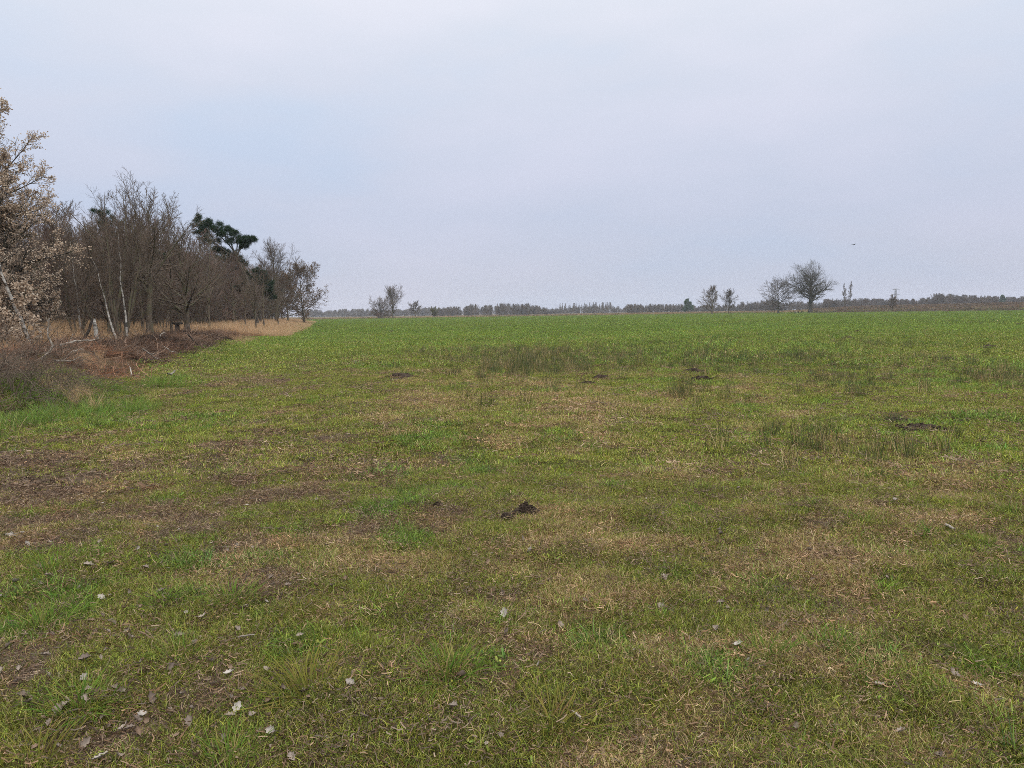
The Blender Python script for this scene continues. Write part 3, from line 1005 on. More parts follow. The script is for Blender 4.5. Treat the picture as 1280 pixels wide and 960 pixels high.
# rough strip where the field ends, and heath on the rise beyond
x, y = fan(318, 420, .55, 40)
az = np.degrees(np.arctan2(x, y))
k = rng.random(len(x)) < .35 + .65 * vn(x, y, 30, 95)
x, y, az = x[k], y[k], az[k]
rough = [blade_patch('rough', 320 + k, 70, 1.1, .3, .8, .05, .45, .5, M_GOLD, 3) for k in range(5)]
scatter('rough_grass', rough, np.stack([x, y, hgt(x, y) - .03], 1), rng.uniform(.5, 1.1, len(x)), np.tile([.075, .07, .03], (len(x), 1)) * rng.uniform(.6, 1.3, (len(x), 1)),
        np.clip(.1 + .45 * vn(x, y, 25, 97) + rng.normal(0, .1, len(x)), 0, 1), 'rough brown and olive grass strip along the end of the field', 'rough grass')
x, y = fan(285, 470, .42, 46)
az = np.degrees(np.arctan2(x, y))
k = (az > 21.5) & (rng.random(len(x)) < .3 + .7 * vn(x, y, 18, 99))
x, y = x[k], y[k]
heath = [debris_patch('heath', 340 + k, 90, 1.2, .55, .3, .7, .05, M_LITTER, 1.2, 3) for k in range(5)]
scatter('heath', heath, np.stack([x, y, hgt(x, y) - .03], 1), rng.uniform(.6, 1.3, len(x)), np.tile([.05, .045, .025], (len(x), 1)), np.clip(.55 + rng.normal(0, .3, len(x)), .2, 1),
        'reddish brown heather heath on the low rise at the end of the field', 'heath')
print('stuff', round(time.time() - T0, 1))

# ------------------------------------------------------------------ the wood edge
# withered oak that still carries its tan leaves
y0 = 29.0
p = at_depth(-14, y0)
Hh = height_at(0, 84, y0) - p.z
oak = bare_tree(501, H=Hh, r=.24, n1=64, t0=.06, a0=80, a1=34, lr=.40, prof=lambda t: 1.05 - .42 * t, trop=.25, n2=13, n3=7, n4=4, mb=MB_DARK, mt=MB_DARK, leaves=62000, leafsize=.074, ml=ML_TAN, wand=.3, lr2=.34, t2=.1)
place('oak_tree', oak, p, 0, 1, 'spreading oak still full of withered tan leaves, beside the brush bank')
# low leafy oak sapling under it
p = at_depth(12, 25)
sap = multi_stem(503, 2.6, 5, .03, 1.0, 9, 5, 4, 0, .1, MB_DARK, MB_TWIG, leaves=3800, leafsize=.10, ml=ML_TAN, a0=60)
place('oak_sapling', sap, p, 0, 1, 'low oak sapling with withered tan leaves under the big leafy oak', 'sapling')
# leaning pale birch behind it
p = at_depth(42, 25.5)
birch1 = bare_tree(505, H=4.6, r=.085, n1=14, t0=.5, a0=50, a1=30, lr=.3, n2=6, n3=5, n4=3, mb=MB_BIRCH, lean=(-1.5, .1), wand=.2, nlimb=1)
place('birch_tree', birch1, p, 0, 1, 'white birch trunk leaning into the leafy oak')
# birch clump
p = at_depth(150, 37)
H = height_at(130, 228, 37) - p.z
clump = multi_stem(507, H, 7, .085, 1.7, 12, 7, 6, 0, .38, MB_GREY, MB_TWIG, rmin=.005, lr=.30)
bc = place('birch_tree', clump, p, .4, 1, 'clump of slim grey stems rising from one base beside the white stump')
# white stem of the clump, leaning out to the side
p2 = at_depth(146, 36.4)
wst = bare_tree(509, H=4.4, r=.06, n1=9, t0=.45, a0=45, a1=25, lr=.28, n2=5, n3=4, n4=3, mb=MB_BIRCH, lean=(-1.1, 0), wand=.15, nlimb=1)
place('birch_tree', wst, p2, 0, 1, 'slim white birch stem leaning away from the grey stem clump')
for px_, y_, h_, ln_, sd, lab_ in ((158, 36.8, 5.6, .5, 571, 'thin white birch stem rising just beside the grey stem clump'), (100, 40, 6.2, -.3, 573, 'thin pale birch behind the bleached log on the bank')):
    p = at_depth(px_, y_)
    place('birch_tree', bare_tree(sd, H=h_, r=.06, n1=12, t0=.5, a0=45, a1=25, lr=.3, n2=7, n3=6, n4=0, mb=MB_BIRCH, lean=(ln_, 0), wand=.15, nlimb=1, rmin=.006, lr3=.55), p, sd, 1, lab_)
# stump, dead log, cut table-like stump
p = at_depth(120, 34)


def stump():
    rg = np.random.default_rng(3)
    l0 = lvl0(1.15, .10, rg, (-.05, 0), .04, 8, taper=.25, flare=1.3)
    V, q = tubes(l0[0], l0[1], 12)
    n = len(V)
    ang = np.arange(12)
    V[-12:, 2] += rg.normal(0, .07, 12)
    V = np.concatenate([V, V[-12:].mean(0)[None] - [0, 0, .05]])
    t = np.stack([n - 12 + ang, n - 12 + (ang + 1) % 12, np.full(12, n)], 1)
    return mesh('tree_stump', V, q, t, mats=[MB_BIRCH])


tag(obj('tree_stump', stump(), None, p), 'broken white birch stump standing on the bank', 'stump')


def log_mesh(name, pts, r0, r1, seed, mat, twigs=0, wob=.03, K=14, S=8, tl=.35):
    """a branch through the given points, with side twigs"""
    rg = np.random.default_rng(seed)
    pts = np.array(pts, float)
    c = np.linspace(0, len(pts) - 1, K)
    i = np.clip(np.floor(c).astype(int), 0, len(pts) - 2)
    f = (c - i)[:, None]
    P = pts[i] * (1 - f) + pts[i + 1] * f
    P[1:-1] = (P[:-2] + P[1:-1] * 2 + P[2:]) / 4
    P = P + np.cumsum(rg.normal(0, wob / K ** .5, (K, 3)), 0)
    R = np.linspace(r0, r1, K)
    parts = [tubes(P[None], R[None], S) + (0,)]
    if twigs:
        l1 = children((P[None], R[None], np.array([np.linalg.norm(np.diff(P, axis=0), axis=1).sum()])), twigs, .25, .97, 55, 35, tl, lambda t: 1 - .5 * t, .1, .4, 6, .6, .004, .8, rg)
        parts.append(tubes(l1[0], l1[1], 4) + (0,))
    V, q, mi = cat(parts)
    return mesh(name, V, q, mats=[mat])


a, b_ = at_depth(96, 33.4), at_depth(119, 34)
c0 = Vector((0, 0, 0))
lg = log_mesh('fallen_log', [(0, 0, 0), ((b_ - a).x * .5, (b_ - a).y * .5, .48), ((b_ - a).x, (b_ - a).y - .12, 1.18)], .075, .05, 5, MB_DEAD, 2)
tag(obj('fallen_log', lg, None, a), 'dark crooked dead limb leaning up against the white stump', 'dead wood')

p = at_depth(221, 44)


def cut_stump():
    rg = np.random.default_rng(8)
    P = np.array([[(0, 0, -.1), (0, 0, .2), (.02, 0, .55), (.02, 0, .62), (.02, 0, .64), (.02, 0, .78), (.02, 0, .80)]], float)
    R = np.array([[.26, .17, .15, .16, .36, .38, .34]])
    V, q = tubes(P, R, 14)
    V += rg.normal(0, .015, V.shape)
    n = len(V)
    V = np.concatenate([V, [[.02, 0, .81]]])
    a_ = np.arange(14)
    t = np.stack([n - 14 + a_, n - 14 + (a_ + 1) % 14, np.full(14, n)], 1)
    return mesh('tree_stump', V, q, t, mats=[MB_DEAD])


st_ = obj('tree_stump', cut_stump(), None, p)
st_.scale = (.75, .75, .8)
tag(st_, 'dark flat topped stump between two bare trees in the dry grass', 'stump')

# tall bare trees of the edge
p = at_depth(186, 43)
tA = bare_tree(521, H=height_at(205, 212, 43) - p.z, r=.21, n1=22, t0=.34, a0=58, a1=32, lr=.60, prof=lambda t: 1.05 - .6 * t, trop=.22, n2=13, n3=7, n4=0, lean=(.55, 0), rmin=.007, t2=.10, lr2=.32, lr3=.55, w1=.12)
place('bare_tree', tA, p, 0, 1, 'tallest bare tree of the wood edge, straight thick greenish trunk')
p = at_depth(233, 47)
tB = bare_tree(523, H=height_at(240, 262, 47) - p.z, r=.18, n1=28, t0=.2, a0=72, a1=32, lr=.64, prof=lambda t: 1.05 - .62 * t, trop=.28, n2=13, n3=7, n4=0, wand=.2, rmin=.007, lr2=.32, lr3=.55, t2=.10, w1=.12)
place('bare_tree', tB, p, .8, 1, 'bare tree with low spreading branches beside the flat topped stump')
for px_, top_, y_, sd, lab_ in ((213, 238, 50, 551, 'thin bare tree just behind the tallest bare tree'), (330, 322, 76, 561, 'bare tree in front of the dense dark pine'), (306, 326, 70, 563, 'bare tree in front of the slanting pine trunk'), (318, 336, 66, 565, 'low bare tree at the edge before the two pines'),
                                (348, 345, 98, 567, 'bare tree between the dark pine and the slim tall tree'), (262, 282, 62, 553, 'small bare tree between the low branched tree and the leaning pine'),
                                (104, 276, 50, 557, 'slender bare tree behind the broken white stump'),
                                (78, 285, 44, 559, 'thin bare tree in the dry grass beside the leafy oak')):
    p = at_depth(px_, y_)
    place('bare_tree', bare_tree(sd, H=height_at(px_, top_, y_) - p.z, r=.09, n1=26, t0=.3, a0=50, a1=24, lr=.36, prof=CONE, trop=.4, n2=9, n3=6, n4=0, rmin=.007, lr2=.36, lr3=.55, t2=.1), p, sd, 1, lab_)
p = at_depth(132, 41)
tC = multi_stem(525, height_at(138, 226, 41) - p.z, 3, .10, 1.4, 14, 7, 6, 0, .4, MB_GREY, MB_TWIG, rmin=.006)
place('bare_tree', tC, p, 1.1, 1, 'bare forked tree with upright fine twigs behind the grey stem clump')
p = at_depth(345, 112)
tD = bare_tree(527, H=height_at(341, 297, 112) - p.z, r=.20, n1=40, t0=.18, a0=64, a1=26, lr=.46, prof=EGG, trop=.5, n2=11, n3=6, n4=4, rmin=.011, lr2=.36, mt=MB_TWIG)
place('bare_tree', tD, p, 0, 1, 'tall slim bare tree rising clear of the wood near its far end')
p = at_depth(380, 146)
tE = bare_tree(529, H=height_at(372, 326, 146) - p.z, r=.22, n1=34, t0=.16, a0=78, a1=30, lr=.56, prof=DOME, trop=.3, n2=11, n3=6, n4=4, rmin=.013, leaves=9000, leafsize=.2, ml=ML_RUSSET, lean=(-1.2, 0), mb=MB_DARK)
place('oak_tree', tE, p, 0, 1, 'rounded oak with russet leaves closing the far end of the wood')
p = at_depth(360, 138)
place('oak_tree', bare_tree(531, H=height_at(360, 338, 138) - p.z, r=.18, n1=28, t0=.15, a0=76, a1=28, lr=.42, prof=DOME, n2=8, n3=6, n4=4, rmin=.012, leaves=4200, leafsize=.2, ml=ML_RUSSET), p, 2, 1,
      'smaller brown leaved oak tucked behind the russet end oak')
p = at_depth(292, 84)
place('bare_tree', bare_tree(533, H=height_at(282, 308, 84) - p.z, r=.16, n1=34, t0=.15, a0=70, a1=28, lr=.40, prof=EGG, n2=9, n3=7, n4=4, rmin=.009, mt=MB_TWIGRED), p, 2, 1,
      'reddish twigged bare tree standing below the leaning pine crown')

# pines
def px_limbs(px0, d, limbs, rg):
    """limbs given as (px, py) pairs in the plane of the tree, each with its own depth"""
    p = at_depth(px0, d)
    out = []
    for L in limbs:
        dy = L[0]
        out.append([((a_ - px0) / F * d, dy * (i + .2) / len(L[1]), height_at(a_, b2, d) - p.z) for i, (a_, b2) in enumerate(L[1])])
    return p, out


p, L = px_limbs(322, 84, [(0, [(322, 404), (318, 370), (308, 335), (298, 318)]), (.8, [(300, 322), (285, 300), (268, 284), (254, 271)]), (-.9, [(299, 320), (290, 296), (279, 284), (270, 279)]),
                          (.5, [(299, 319), (300, 300), (296, 289), (291, 284)]), (-.6, [(299, 319), (308, 304), (313, 298), (322, 299)]), (1.2, [(300, 322), (305, 306), (308, 298), (311, 296)]),
                          (-1.3, [(300, 324), (282, 306), (270, 295), (262, 288)]), (.2, [(304, 330), (290, 318), (283, 314), (278, 312)])], None)
place('pine_tree', pine_shaped(541, L, .15, 14, 7, .26, .25, 20, t0=.25), p, 0, 1, 'dark green pine with a slanting flat crown standing above the wood')
p, L = px_limbs(326, 94, [(0, [(326, 403), (322, 370), (312, 345), (300, 326)]), (.9, [(310, 342), (300, 330), (290, 324), (276, 321)]), (-.8, [(314, 348), (322, 340), (328, 338), (334, 346)]),
                          (.4, [(308, 338), (305, 326), (300, 320), (294, 317)]), (-1.4, [(316, 352), (326, 350), (334, 352), (340, 362)]), (1.3, [(318, 358), (312, 346), (304, 340), (294, 338)]),
                          (-.4, [(320, 366), (330, 362), (338, 366), (342, 376)]), (.8, [(321, 370), (310, 362), (302, 358), (294, 356)])], None)
place('pine_tree', pine_shaped(543, L, .15, 14, 7, .28, .25, 18, t0=.2), p, 0, 1, 'dense dark pine showing below the slanting pine crown')
p, L = px_limbs(196, 60, [(0, [(196, 420), (190, 360), (176, 318), (160, 292)]), (.7, [(170, 306), (158, 292), (142, 280), (127, 270)]), (-.9, [(180, 326), (168, 304), (156, 294), (146, 286)]),
                          (.8, [(184, 338), (190, 322), (194, 318), (200, 318)]), (-.5, [(184, 336), (176, 316), (172, 306), (170, 300)]), (1.0, [(182, 330), (164, 316), (154, 308), (144, 304)])], None)
place('pine_tree', pine_shaped(545, L, .15, 12, 7, .26, .22, 12), p, 0, 1, 'dark pine showing through the twigs behind the grey stem clump')

# bare trees filling the wood: five kinds, copied
kinds = [bare_tree(601, 9.5, .14, 22, .2, 58, 28, .46, CONE, n2=11, n3=7, n4=0, rmin=.010, lr3=.55, lr2=.36),
         bare_tree(602, 9.0, .13, 23, .16, 62, 30, .48, CONE, n2=11, n3=7, n4=0, rmin=.010, lr3=.55, lr2=.36),
         bare_tree(603, 8.5, .14, 22, .12, 66, 30, .50, EGG, n2=11, n3=7, n4=0, rmin=.010, lr3=.55, mt=MB_TWIGRED, lr2=.36),
         multi_stem(604, 8.5, 4, .09, 1.8, 15, 8, 6, 0, .15, rmin=.010, lr=.36),
         multi_stem(605, 7.5, 5, .08, 1.8, 13, 8, 6, 0, .12, rmin=.010, mt=MB_TWIGRED, lr=.36)]
rt = np.random.default_rng(77)
cnt = 0
pts = []
tries = 0
KH = (9.5, 9.0, 8.5, 8.5, 7.5)


def skyline(x_, y_, lo, hi):
    """height of a wood tree standing at x_, y_"""
    px = 640 + F * x_ / y_
    top = np.interp(px, [-80, 0, 60, 100, 130, 165, 205, 240, 270, 300, 330, 355, 385], [268, 280, 284, 280, 282, 288, 298, 306, 318, 330, 342, 350, 358])
    return float(np.clip(height_at(px, top + rt.uniform(-26, 45), y_), lo, hi))


while cnt < 235 and tries < 9000:
    tries += 1
    yy = 36 + 130 * rt.random() ** 1.25
    s_ = 6.6 + 26 * rt.random() ** 1.3
    if yy > 120:
        s_ = 3 + 20 * rt.random()
    xx = -4 - .243 * yy - s_ / EDGE_COS
    if any((xx - a_) ** 2 + (yy - b2) ** 2 < 1.9 ** 2 for a_, b2 in pts):
        continue
    if xx / yy < -.78 or xx / yy > -.27:
        continue
    pts.append((xx, yy))
    kk = int(rt.integers(0, 5))
    sc_ = skyline(xx, yy, 5.5, 12.5) / KH[kk]
    lab = ['slender bare tree standing among others inside the wood', 'slender bare tree standing among others inside the wood', 'reddish twigged bare tree standing among others inside the wood',
           'several stemmed bare tree standing among others inside the wood', 'reddish several stemmed bare tree standing among others inside the wood'][kk]
    place('bare_tree', kinds[kk], (xx, yy, h1(xx, yy)), rt.random() * 6.28, sc_, lab, 'tree', 'bare trees filling the wood: ' + ['slender', 'slender', 'reddish', 'several stemmed', 'reddish several stemmed'][kk])
    cnt += 1
print('wood trees', cnt, round(time.time() - T0, 1))
# understory shrubs
shr = [multi_stem(621, 3.2, 7, .025, 1.3, 9, 6, 4, 3, .1, rmin=.006), multi_stem(622, 2.6, 8, .02, 1.2, 9, 6, 4, 3, .1, rmin=.006, mt=MB_TWIGRED)]
cnt = 0
for k in range(60):
    yy = 38 + 110 * rt.random() ** 1.4
    s_ = 9 + 16 * rt.random()
    xx = -4 - .243 * yy - s_ / EDGE_COS
    if xx / yy < -.75:
        continue
    j = int(rt.integers(0, 2))
    place('shrub', shr[j], (xx, yy, h1(xx, yy)), rt.random() * 6.28, rt.uniform(.7, 1.25), ['thin bare shrub growing between the trunks inside the wood', 'reddish bare shrub growing between the trunks inside the wood'][j],
          'shrub', ['thin', 'reddish'][j] + ' shrubs under the trees')
# deeper rows of the wood read as one mass of twigs
n = 240
y = 40 + 150 * rng.random(n)
s = 30 + 45 * rng.random(n)
x = -4 - .243 * y - s / EDGE_COS
joined = []
for km in kinds[:4]:
    vs, qs, off = [], [], 0
    for part in ('trunk', 'crown'):
        me = km[part]
        v = np.empty(len(me.vertices) * 3, np.float32); me.vertices.foreach_get('co', v)
        q = np.empty(len(me.loops), np.int32); me.loops.foreach_get('vertex_index', q)
        vs.append(v.reshape(-1, 3)); qs.append(q.reshape(-1, 4) + off); off += len(v) // 3
    joined.append(mesh('bare_tree_mass', np.concatenate(vs), np.concatenate(qs), mats=[MB_TWIG]))
scatter('inner_woodland', joined, np.stack([x, y, hgt(x, y)], 1), np.array([skyline(a_, b2, 6, 13.5) / 9 for a_, b2 in zip(x, y)]), np.zeros((n, 3)), 0, 'brown mass of bare trees deep inside the wood', 'woodland', tilt=.03)

# bramble bush with thin arching canes at the near end of the bank
def bramble(seed, n=44, R=1.3, H=1.0):
    rg = np.random.default_rng(seed)
    a = rg.random(n) * 6.283
    P0 = np.stack([np.cos(a) * .5 * rg.random(n), np.sin(a) * .5 * rg.random(n), np.full(n, -.05)], 1)
    el = rg.uniform(.5, 1.35, n)
    d = np.stack([np.cos(a) * np.cos(el), np.sin(a) * np.cos(el), np.sin(el)], 1)
    L = rg.uniform(.8, 2.0, n) * R
    P = wander_lines(P0, d, L, 9, -1.5, .3, rg)
    Rr = np.linspace(.007, .003, 9)[None] * rg.uniform(.7, 1.4, (n, 1))
    l0 = (P, Rr, L)
    l1 = children(l0, 7, .2, 1, 60, 40, .3, ONE, 0, .5, 5, .6, .003, .5, rg)
    l2 = children(l1, 4, .2, 1, 50, 40, .4, ONE, 0, .4, 4, .7, .0025, .5, rg)
    V, q, mi = cat([tubes(*l0[:2], 4) + (0,), tubes(*l1[:2], 3) + (0,), tubes(*l2[:2], 3) + (0,)])
    return mesh('bramble_bush', V, q, mats=[MB_TWIG])


for k, (px, py, sc_, lab) in enumerate([(10, 500, 1.0, 'tangled brown bramble bush arching over the green bank grass'), (66, 488, .6, 'smaller bramble bush with thin canes at the foot of the bank'),
                                       (-30, 474, 1.0, 'big bramble tangle partly cut off by the picture edge')]):
    p = G(px, py, 40)
    o = obj('bramble_bush', bramble(640 + k), None, p)
    o.scale = (sc_,) * 3
    tag(o, lab, 'bush', 'brambles along the bank')

# pale branches lying on the bank
br = [([(62, 418), (58, 430), (63, 440), (52, 455)], .03, .014, 'crooked pale branch standing on the brush heap', 3),
      ([(75, 437), (95, 433), (122, 428)], .035, .02, 'thick bleached log lying on top of the brush heap', 2),
      ([(70, 457), (88, 455), (104, 450)], .022, .010, 'long pale branch at the foot of the brush heap', 3),
      ([(178, 440), (192, 450), (205, 459)], .022, .010, 'straight pale stick sloping down the brush bank', 1),
      ([(205, 437), (214, 446), (222, 449)], .022, .010, 'pale stick on the dark hollow of the bank', 1),
      ([(164, 474), (164, 467), (168, 464)], .016, .008, 'short bent pale stick at the edge of the short grass', 1),
      ([(210, 472), (219, 469)], .025, .018, 'short white stick on the grass below the bank', 0),
      ([(22, 440), (34, 440)], .02, .012, 'pale stick near the leafy oak sapling', 0),
      ([(88, 444), (104, 442)], .018, .012, 'pale stick in the middle of the brush heap', 1),
      ([(118, 446), (128, 455), (130, 462)], .014, .007, 'thin grey twig hanging down the brush heap', 2),
      ([(235, 420), (252, 436), (268, 432)], .03, .012, 'dark branch lying in the dry grass by the bank', 4),
      ([(200, 424), (206, 421)], .03, .025, 'small pale log end on the bank crest', 0),
      ([(0, 567), (30, 565)], .016, .008, 'grey dead stick on the bare ground at the picture edge', 2),
      ([(20, 672), (36, 668)], .012, .007, 'short dead twig beside pale leaves on the bare soil', 2)]
for k, (pp, r0, r1, lab, tw) in enumerate(br):
    W = [G(a_, b2, 60) for a_, b2 in pp]
    if k not in (12, 13):                        # a branch on the heap keeps to one depth
        y_ = min(w_.y for w_ in W)
        W = []
        for q_, (a_, b2) in enumerate(pp):
            d_ = ray(a_, b2)
            yy_ = y_ + .25 * q_
            x_ = d_.x / d_.y * yy_
            W.append(Vector((x_, yy_, max(h1(x_, yy_), min(CAM_H + d_.z / d_.y * yy_, h1(x_, yy_) + .45)))))
    o0 = W[0]
    if k == 0:                                   # stands up from the heap
        b0 = G(52, 455, 60)
        W = [b0 + Vector((0, 0, 0)), b0 + Vector((.25, .1, .3)), b0 + Vector((.15, .1, .65)), b0 + Vector((.22, .1, 1.0))]
        o0 = b0
    pts_ = [tuple(w - o0 + Vector((0, 0, .10 if k < 12 else .02))) for w in W]
    me = log_mesh('fallen_branch', pts_, r0, r1, 700 + k, MB_PALE if k not in (10,) else MB_DEAD, tw, .05)
    tag(obj('fallen_branch', me, None, o0), lab, 'branch', 'dead branches on and near the bank')
print('bank', round(time.time() - T0, 1))

# ------------------------------------------------------------------ trees far across the field
def far_tree(name, px, top, d, gen, label, cat_='tree', group=None, rot=0.):
    p = at_depth(px, d)
    H = height_at(px, top, d) - p.z
    place(name, gen(H), p, rot, 1, label, cat_, group)


far_tree('bare_tree', 476, 369, 318, lambda H: bare_tree(801, H, .40, 28, .16, 86, 40, 1.25, DOME, trop=.12, n2=11, n3=8, n4=0, lr3=.55, rmin=.03, mb=MB_DARK), 'broad bare tree with a spreading crown, joined to a taller tree beside it')
far_tree('bare_tree', 491, 355, 326, lambda H: bare_tree(802, H, .30, 34, .15, 52, 24, .52, EGG, n2=10, n3=8, n4=0, lr3=.55, rmin=.03), 'upright bare tree, taller of the joined pair across the field')
far_tree('shrub', 474, 387, 316, lambda H: multi_stem(803, H, 8, .05, 1.8, 8, 6, 5, 3, .1, rmin=.03, mt=MB_TWIGRED), 'reddish scrub round the foot of the joined tree pair', 'shrub')
far_tree('bare_tree', 519, 375, 390, lambda H: bare_tree(804, H, .25, 24, .22, 66, 32, .70, DOME, n2=9, n3=8, n4=0, lr3=.55, rmin=.036), 'small round headed bare tree next to the olive green bush')
far_tree('bush', 543, 383, 380, lambda H: multi_stem(805, H, 9, .06, 1.8, 8, 6, 5, 0, .1, rmin=.03, leaves=2600, leafsize=.3, ml=ML_OLIVE), 'round olive green bush by the small round headed tree', 'bush')
far_tree('bare_tree', 890, 356, 275, lambda H: bare_tree(806, H, .24, 30, .12, 64, 24, .62, CONE, trop=.5, n2=10, n3=8, n4=0, lr3=.55, rmin=.026), 'bare tree with upswept limbs, the larger of a spaced pair')
far_tree('bare_tree', 911, 360, 282, lambda H: bare_tree(807, H, .18, 28, .25, 55, 26, .40, EGG, trop=.4, n2=10, n3=8, n4=0, lr3=.55, rmin=.026), 'slim bare tree, the narrower of a spaced pair')
far_tree('bare_tree', 973, 345, 272, lambda H: bare_tree(808, H, .38, 32, .2, 84, 34, .66, EGG, trop=.2, n2=11, n3=8, n4=0, lr3=.55, rmin=.026), 'bare tree with an egg shaped crown beside the great oak')
far_tree('oak_tree', 1013, 325, 262, lambda H: bare_tree(809, H, .80, 28, .30, 80, 24, .80, DOME, trop=.22, n2=13, n3=8, n4=4, rmin=.020, mb=MB_DARK, mt=MB_DARK, wand=.8, w1=.5, lr2=.5), 'great solitary bare oak with a wide round crown')
far_tree('shrub', 998, 387, 261, lambda H: multi_stem(810, H, 9, .05, 3.2, 8, 6, 5, 3, .05, rmin=.03, mb=MB_DEAD, mt=MB_DEAD), 'low dark scrub at the foot of the great oak', 'shrub')
far_tree('shrub', 1052, 383, 275, lambda H: multi_stem(811, H, 10, .05, 3.2, 8, 6, 5, 3, .05, rmin=.03, mt=MB_TWIGRED), 'low brown thicket beyond the great oak', 'shrub')
far_tree('poplar_tree', 1056, 354, 335, lambda H: bare_tree(812, H, .16, 22, .3, 32, 18, .2, CONE, trop=.6, n2=6, n3=5, n4=3, rmin=.03), 'thin upright bare poplar beside another of its kind')
far_tree('poplar_tree', 1062, 351, 340, lambda H: bare_tree(813, H, .16, 22, .3, 32, 18, .2, CONE, trop=.6, n2=6, n3=5, n4=3, rmin=.03), 'thinner and taller bare poplar of the upright pair')
far_tree('bare_tree', 1116, 368, 276, lambda H: bare_tree(814, H, .14, 22, .2, 60, 26, .42, EGG, n2=7, n3=6, n4=4, rmin=.026), 'small bare tree standing in front of the electricity pylon')
far_tree('conifer_tree', 860, 377, 520, lambda H: pine(815, H, .2, t0=.1, n1=40, lr=.42, a0=80, a1=40, n2=7, n3=4, size=.7, per=9, ml=ML_FIR), 'single bushy dark green conifer among brown trees on the horizon')
far_tree('conifer_tree', 1253, 371, 560, lambda H: pine(816, H, .2, t0=.1, n1=30, lr=.36, a0=80, a1=40, n2=6, n3=4, size=.7, per=7, ml=ML_FIR), 'grey green evergreen among the brown trees on the heath rise')


# far woods, each one mass
woodk = [bare_tree(831, 10, .16, 30, .04, 62, 28, .36, EGG, n2=8, n3=5, n4=3, rmin=.035), bare_tree(832, 10, .16, 30, .04, 66, 28, .42, DOME, n2=8, n3=5, n4=3, rmin=.035, mt=MB_TWIGRED),
         multi_stem(833, 8, 7, .1, 3.2, 14, 6, 5, 3, .02, rmin=.035), bare_tree(834, 11, .14, 24, .3, 40, 20, .2, CONE, n2=6, n3=5, n4=3, rmin=.035)]
wj = []
for km in woodk:
    vs, qs, off = [], [], 0
    for part in ('trunk', 'crown'):
        me = km[part]
        v = np.empty(len(me.vertices) * 3, np.float32); me.vertices.foreach_get('co', v)
        q = np.empty(len(me.loops), np.int32); me.loops.foreach_get('vertex_index', q)
        vs.append(v.reshape(-1, 3)); qs.append(q.reshape(-1, 4) + off); off += len(v) // 3
    wj.append(mesh('far_tree_mass', np.concatenate(vs), np.concatenate(qs), mats=[MB_TWIG]))


def far_wood(name, segs, label, depth=140, per_px=1.6):
    """segs: (px0, px1, top0, top1, distance, kinds)"""
    P, S, I = [], [], []
    for px0, px1, t0, t1, d, ks in segs:
        n = int((px1 - px0) * per_px * 1.25)
        for k in range(n):
            f = rng.random()
            px = px0 + (px1 - px0) * f
            dd = d + depth * rng.random()
            p = at_depth(px, dd)
            H = height_at(px, t0 + (t1 - t0) * f, dd) - p.z
            kk = int(rng.choice(ks))
            P.append(tuple(p)); I.append(kk)
            S.append(max(.2, H * (.72 + .25 * float(vn(np.array([px]), np.array([d]), 22, 131)[0])) * rng.choice([.45, .6, .75, .9, 1.0, 1.18]) / (10, 10, 8, 11)[kk]))
    n = len(P)
    scatter(name, wj, np.array(P), np.array(S), np.zeros((n, 3)), 0, label, 'woodland', np.array(I), tilt=.02)


far_wood('far_wood', [(380, 470, 387, 387, 950, [0, 1]), (440, 560, 386, 384, 900, [0, 1, 2])], 'low bluish line of woodland beyond the end of the wood edge')
far_wood('tall_far_wood', [(548, 590, 385, 381, 640, [0, 1, 2]), (586, 660, 379, 378, 620, [0, 3, 0]), (650, 684, 379, 385, 620, [0, 1, 2])], 'taller grey brown wood in the middle of the horizon')
far_wood('thin_far_wood', [(680, 790, 384, 383, 820, [0, 1, 2]), (700, 765, 379, 379, 780, [3]), (785, 800, 380, 380, 720, [0, 2])], 'thin low tree line on the horizon with sparse upright tops', 60, 1.3)
far_wood('scrub_line', [(784, 890, 380, 379, 640, [0, 1, 2]), (880, 930, 380, 381, 640, [2, 1])], 'brown scrub line on the horizon round the green conifer', 60, 1.4)
far_wood('oak_backdrop_wood', [(925, 965, 375, 376, 600, [0, 2, 1]), (960, 1050, 376, 377, 620, [0, 1, 2]), (1030, 1085, 374, 373, 520, [0, 1, 2])], 'brown woodland line behind the great oak', 70, 1.6)
far_wood('heath_wood', [(1075, 1135, 373, 374, 640, [0, 2]), (1125, 1172, 372, 370, 560, [0, 1]), (1168, 1245, 367, 368, 520, [0, 1, 2]), (1235, 1300, 371, 369, 600, [0, 1]), (1300, 1420, 369, 367, 600, [0, 1, 2])],
         'dark rounded woodland standing on the heath rise', 70, 1.8)
far_wood('distant_wood', [(300, 1420, 386.5 + 3, 378 + 1, 1400, [0, 1])], 'faint blue grey woodland along the whole horizon', 200, .9)
print('far', round(time.time() - T0, 1))


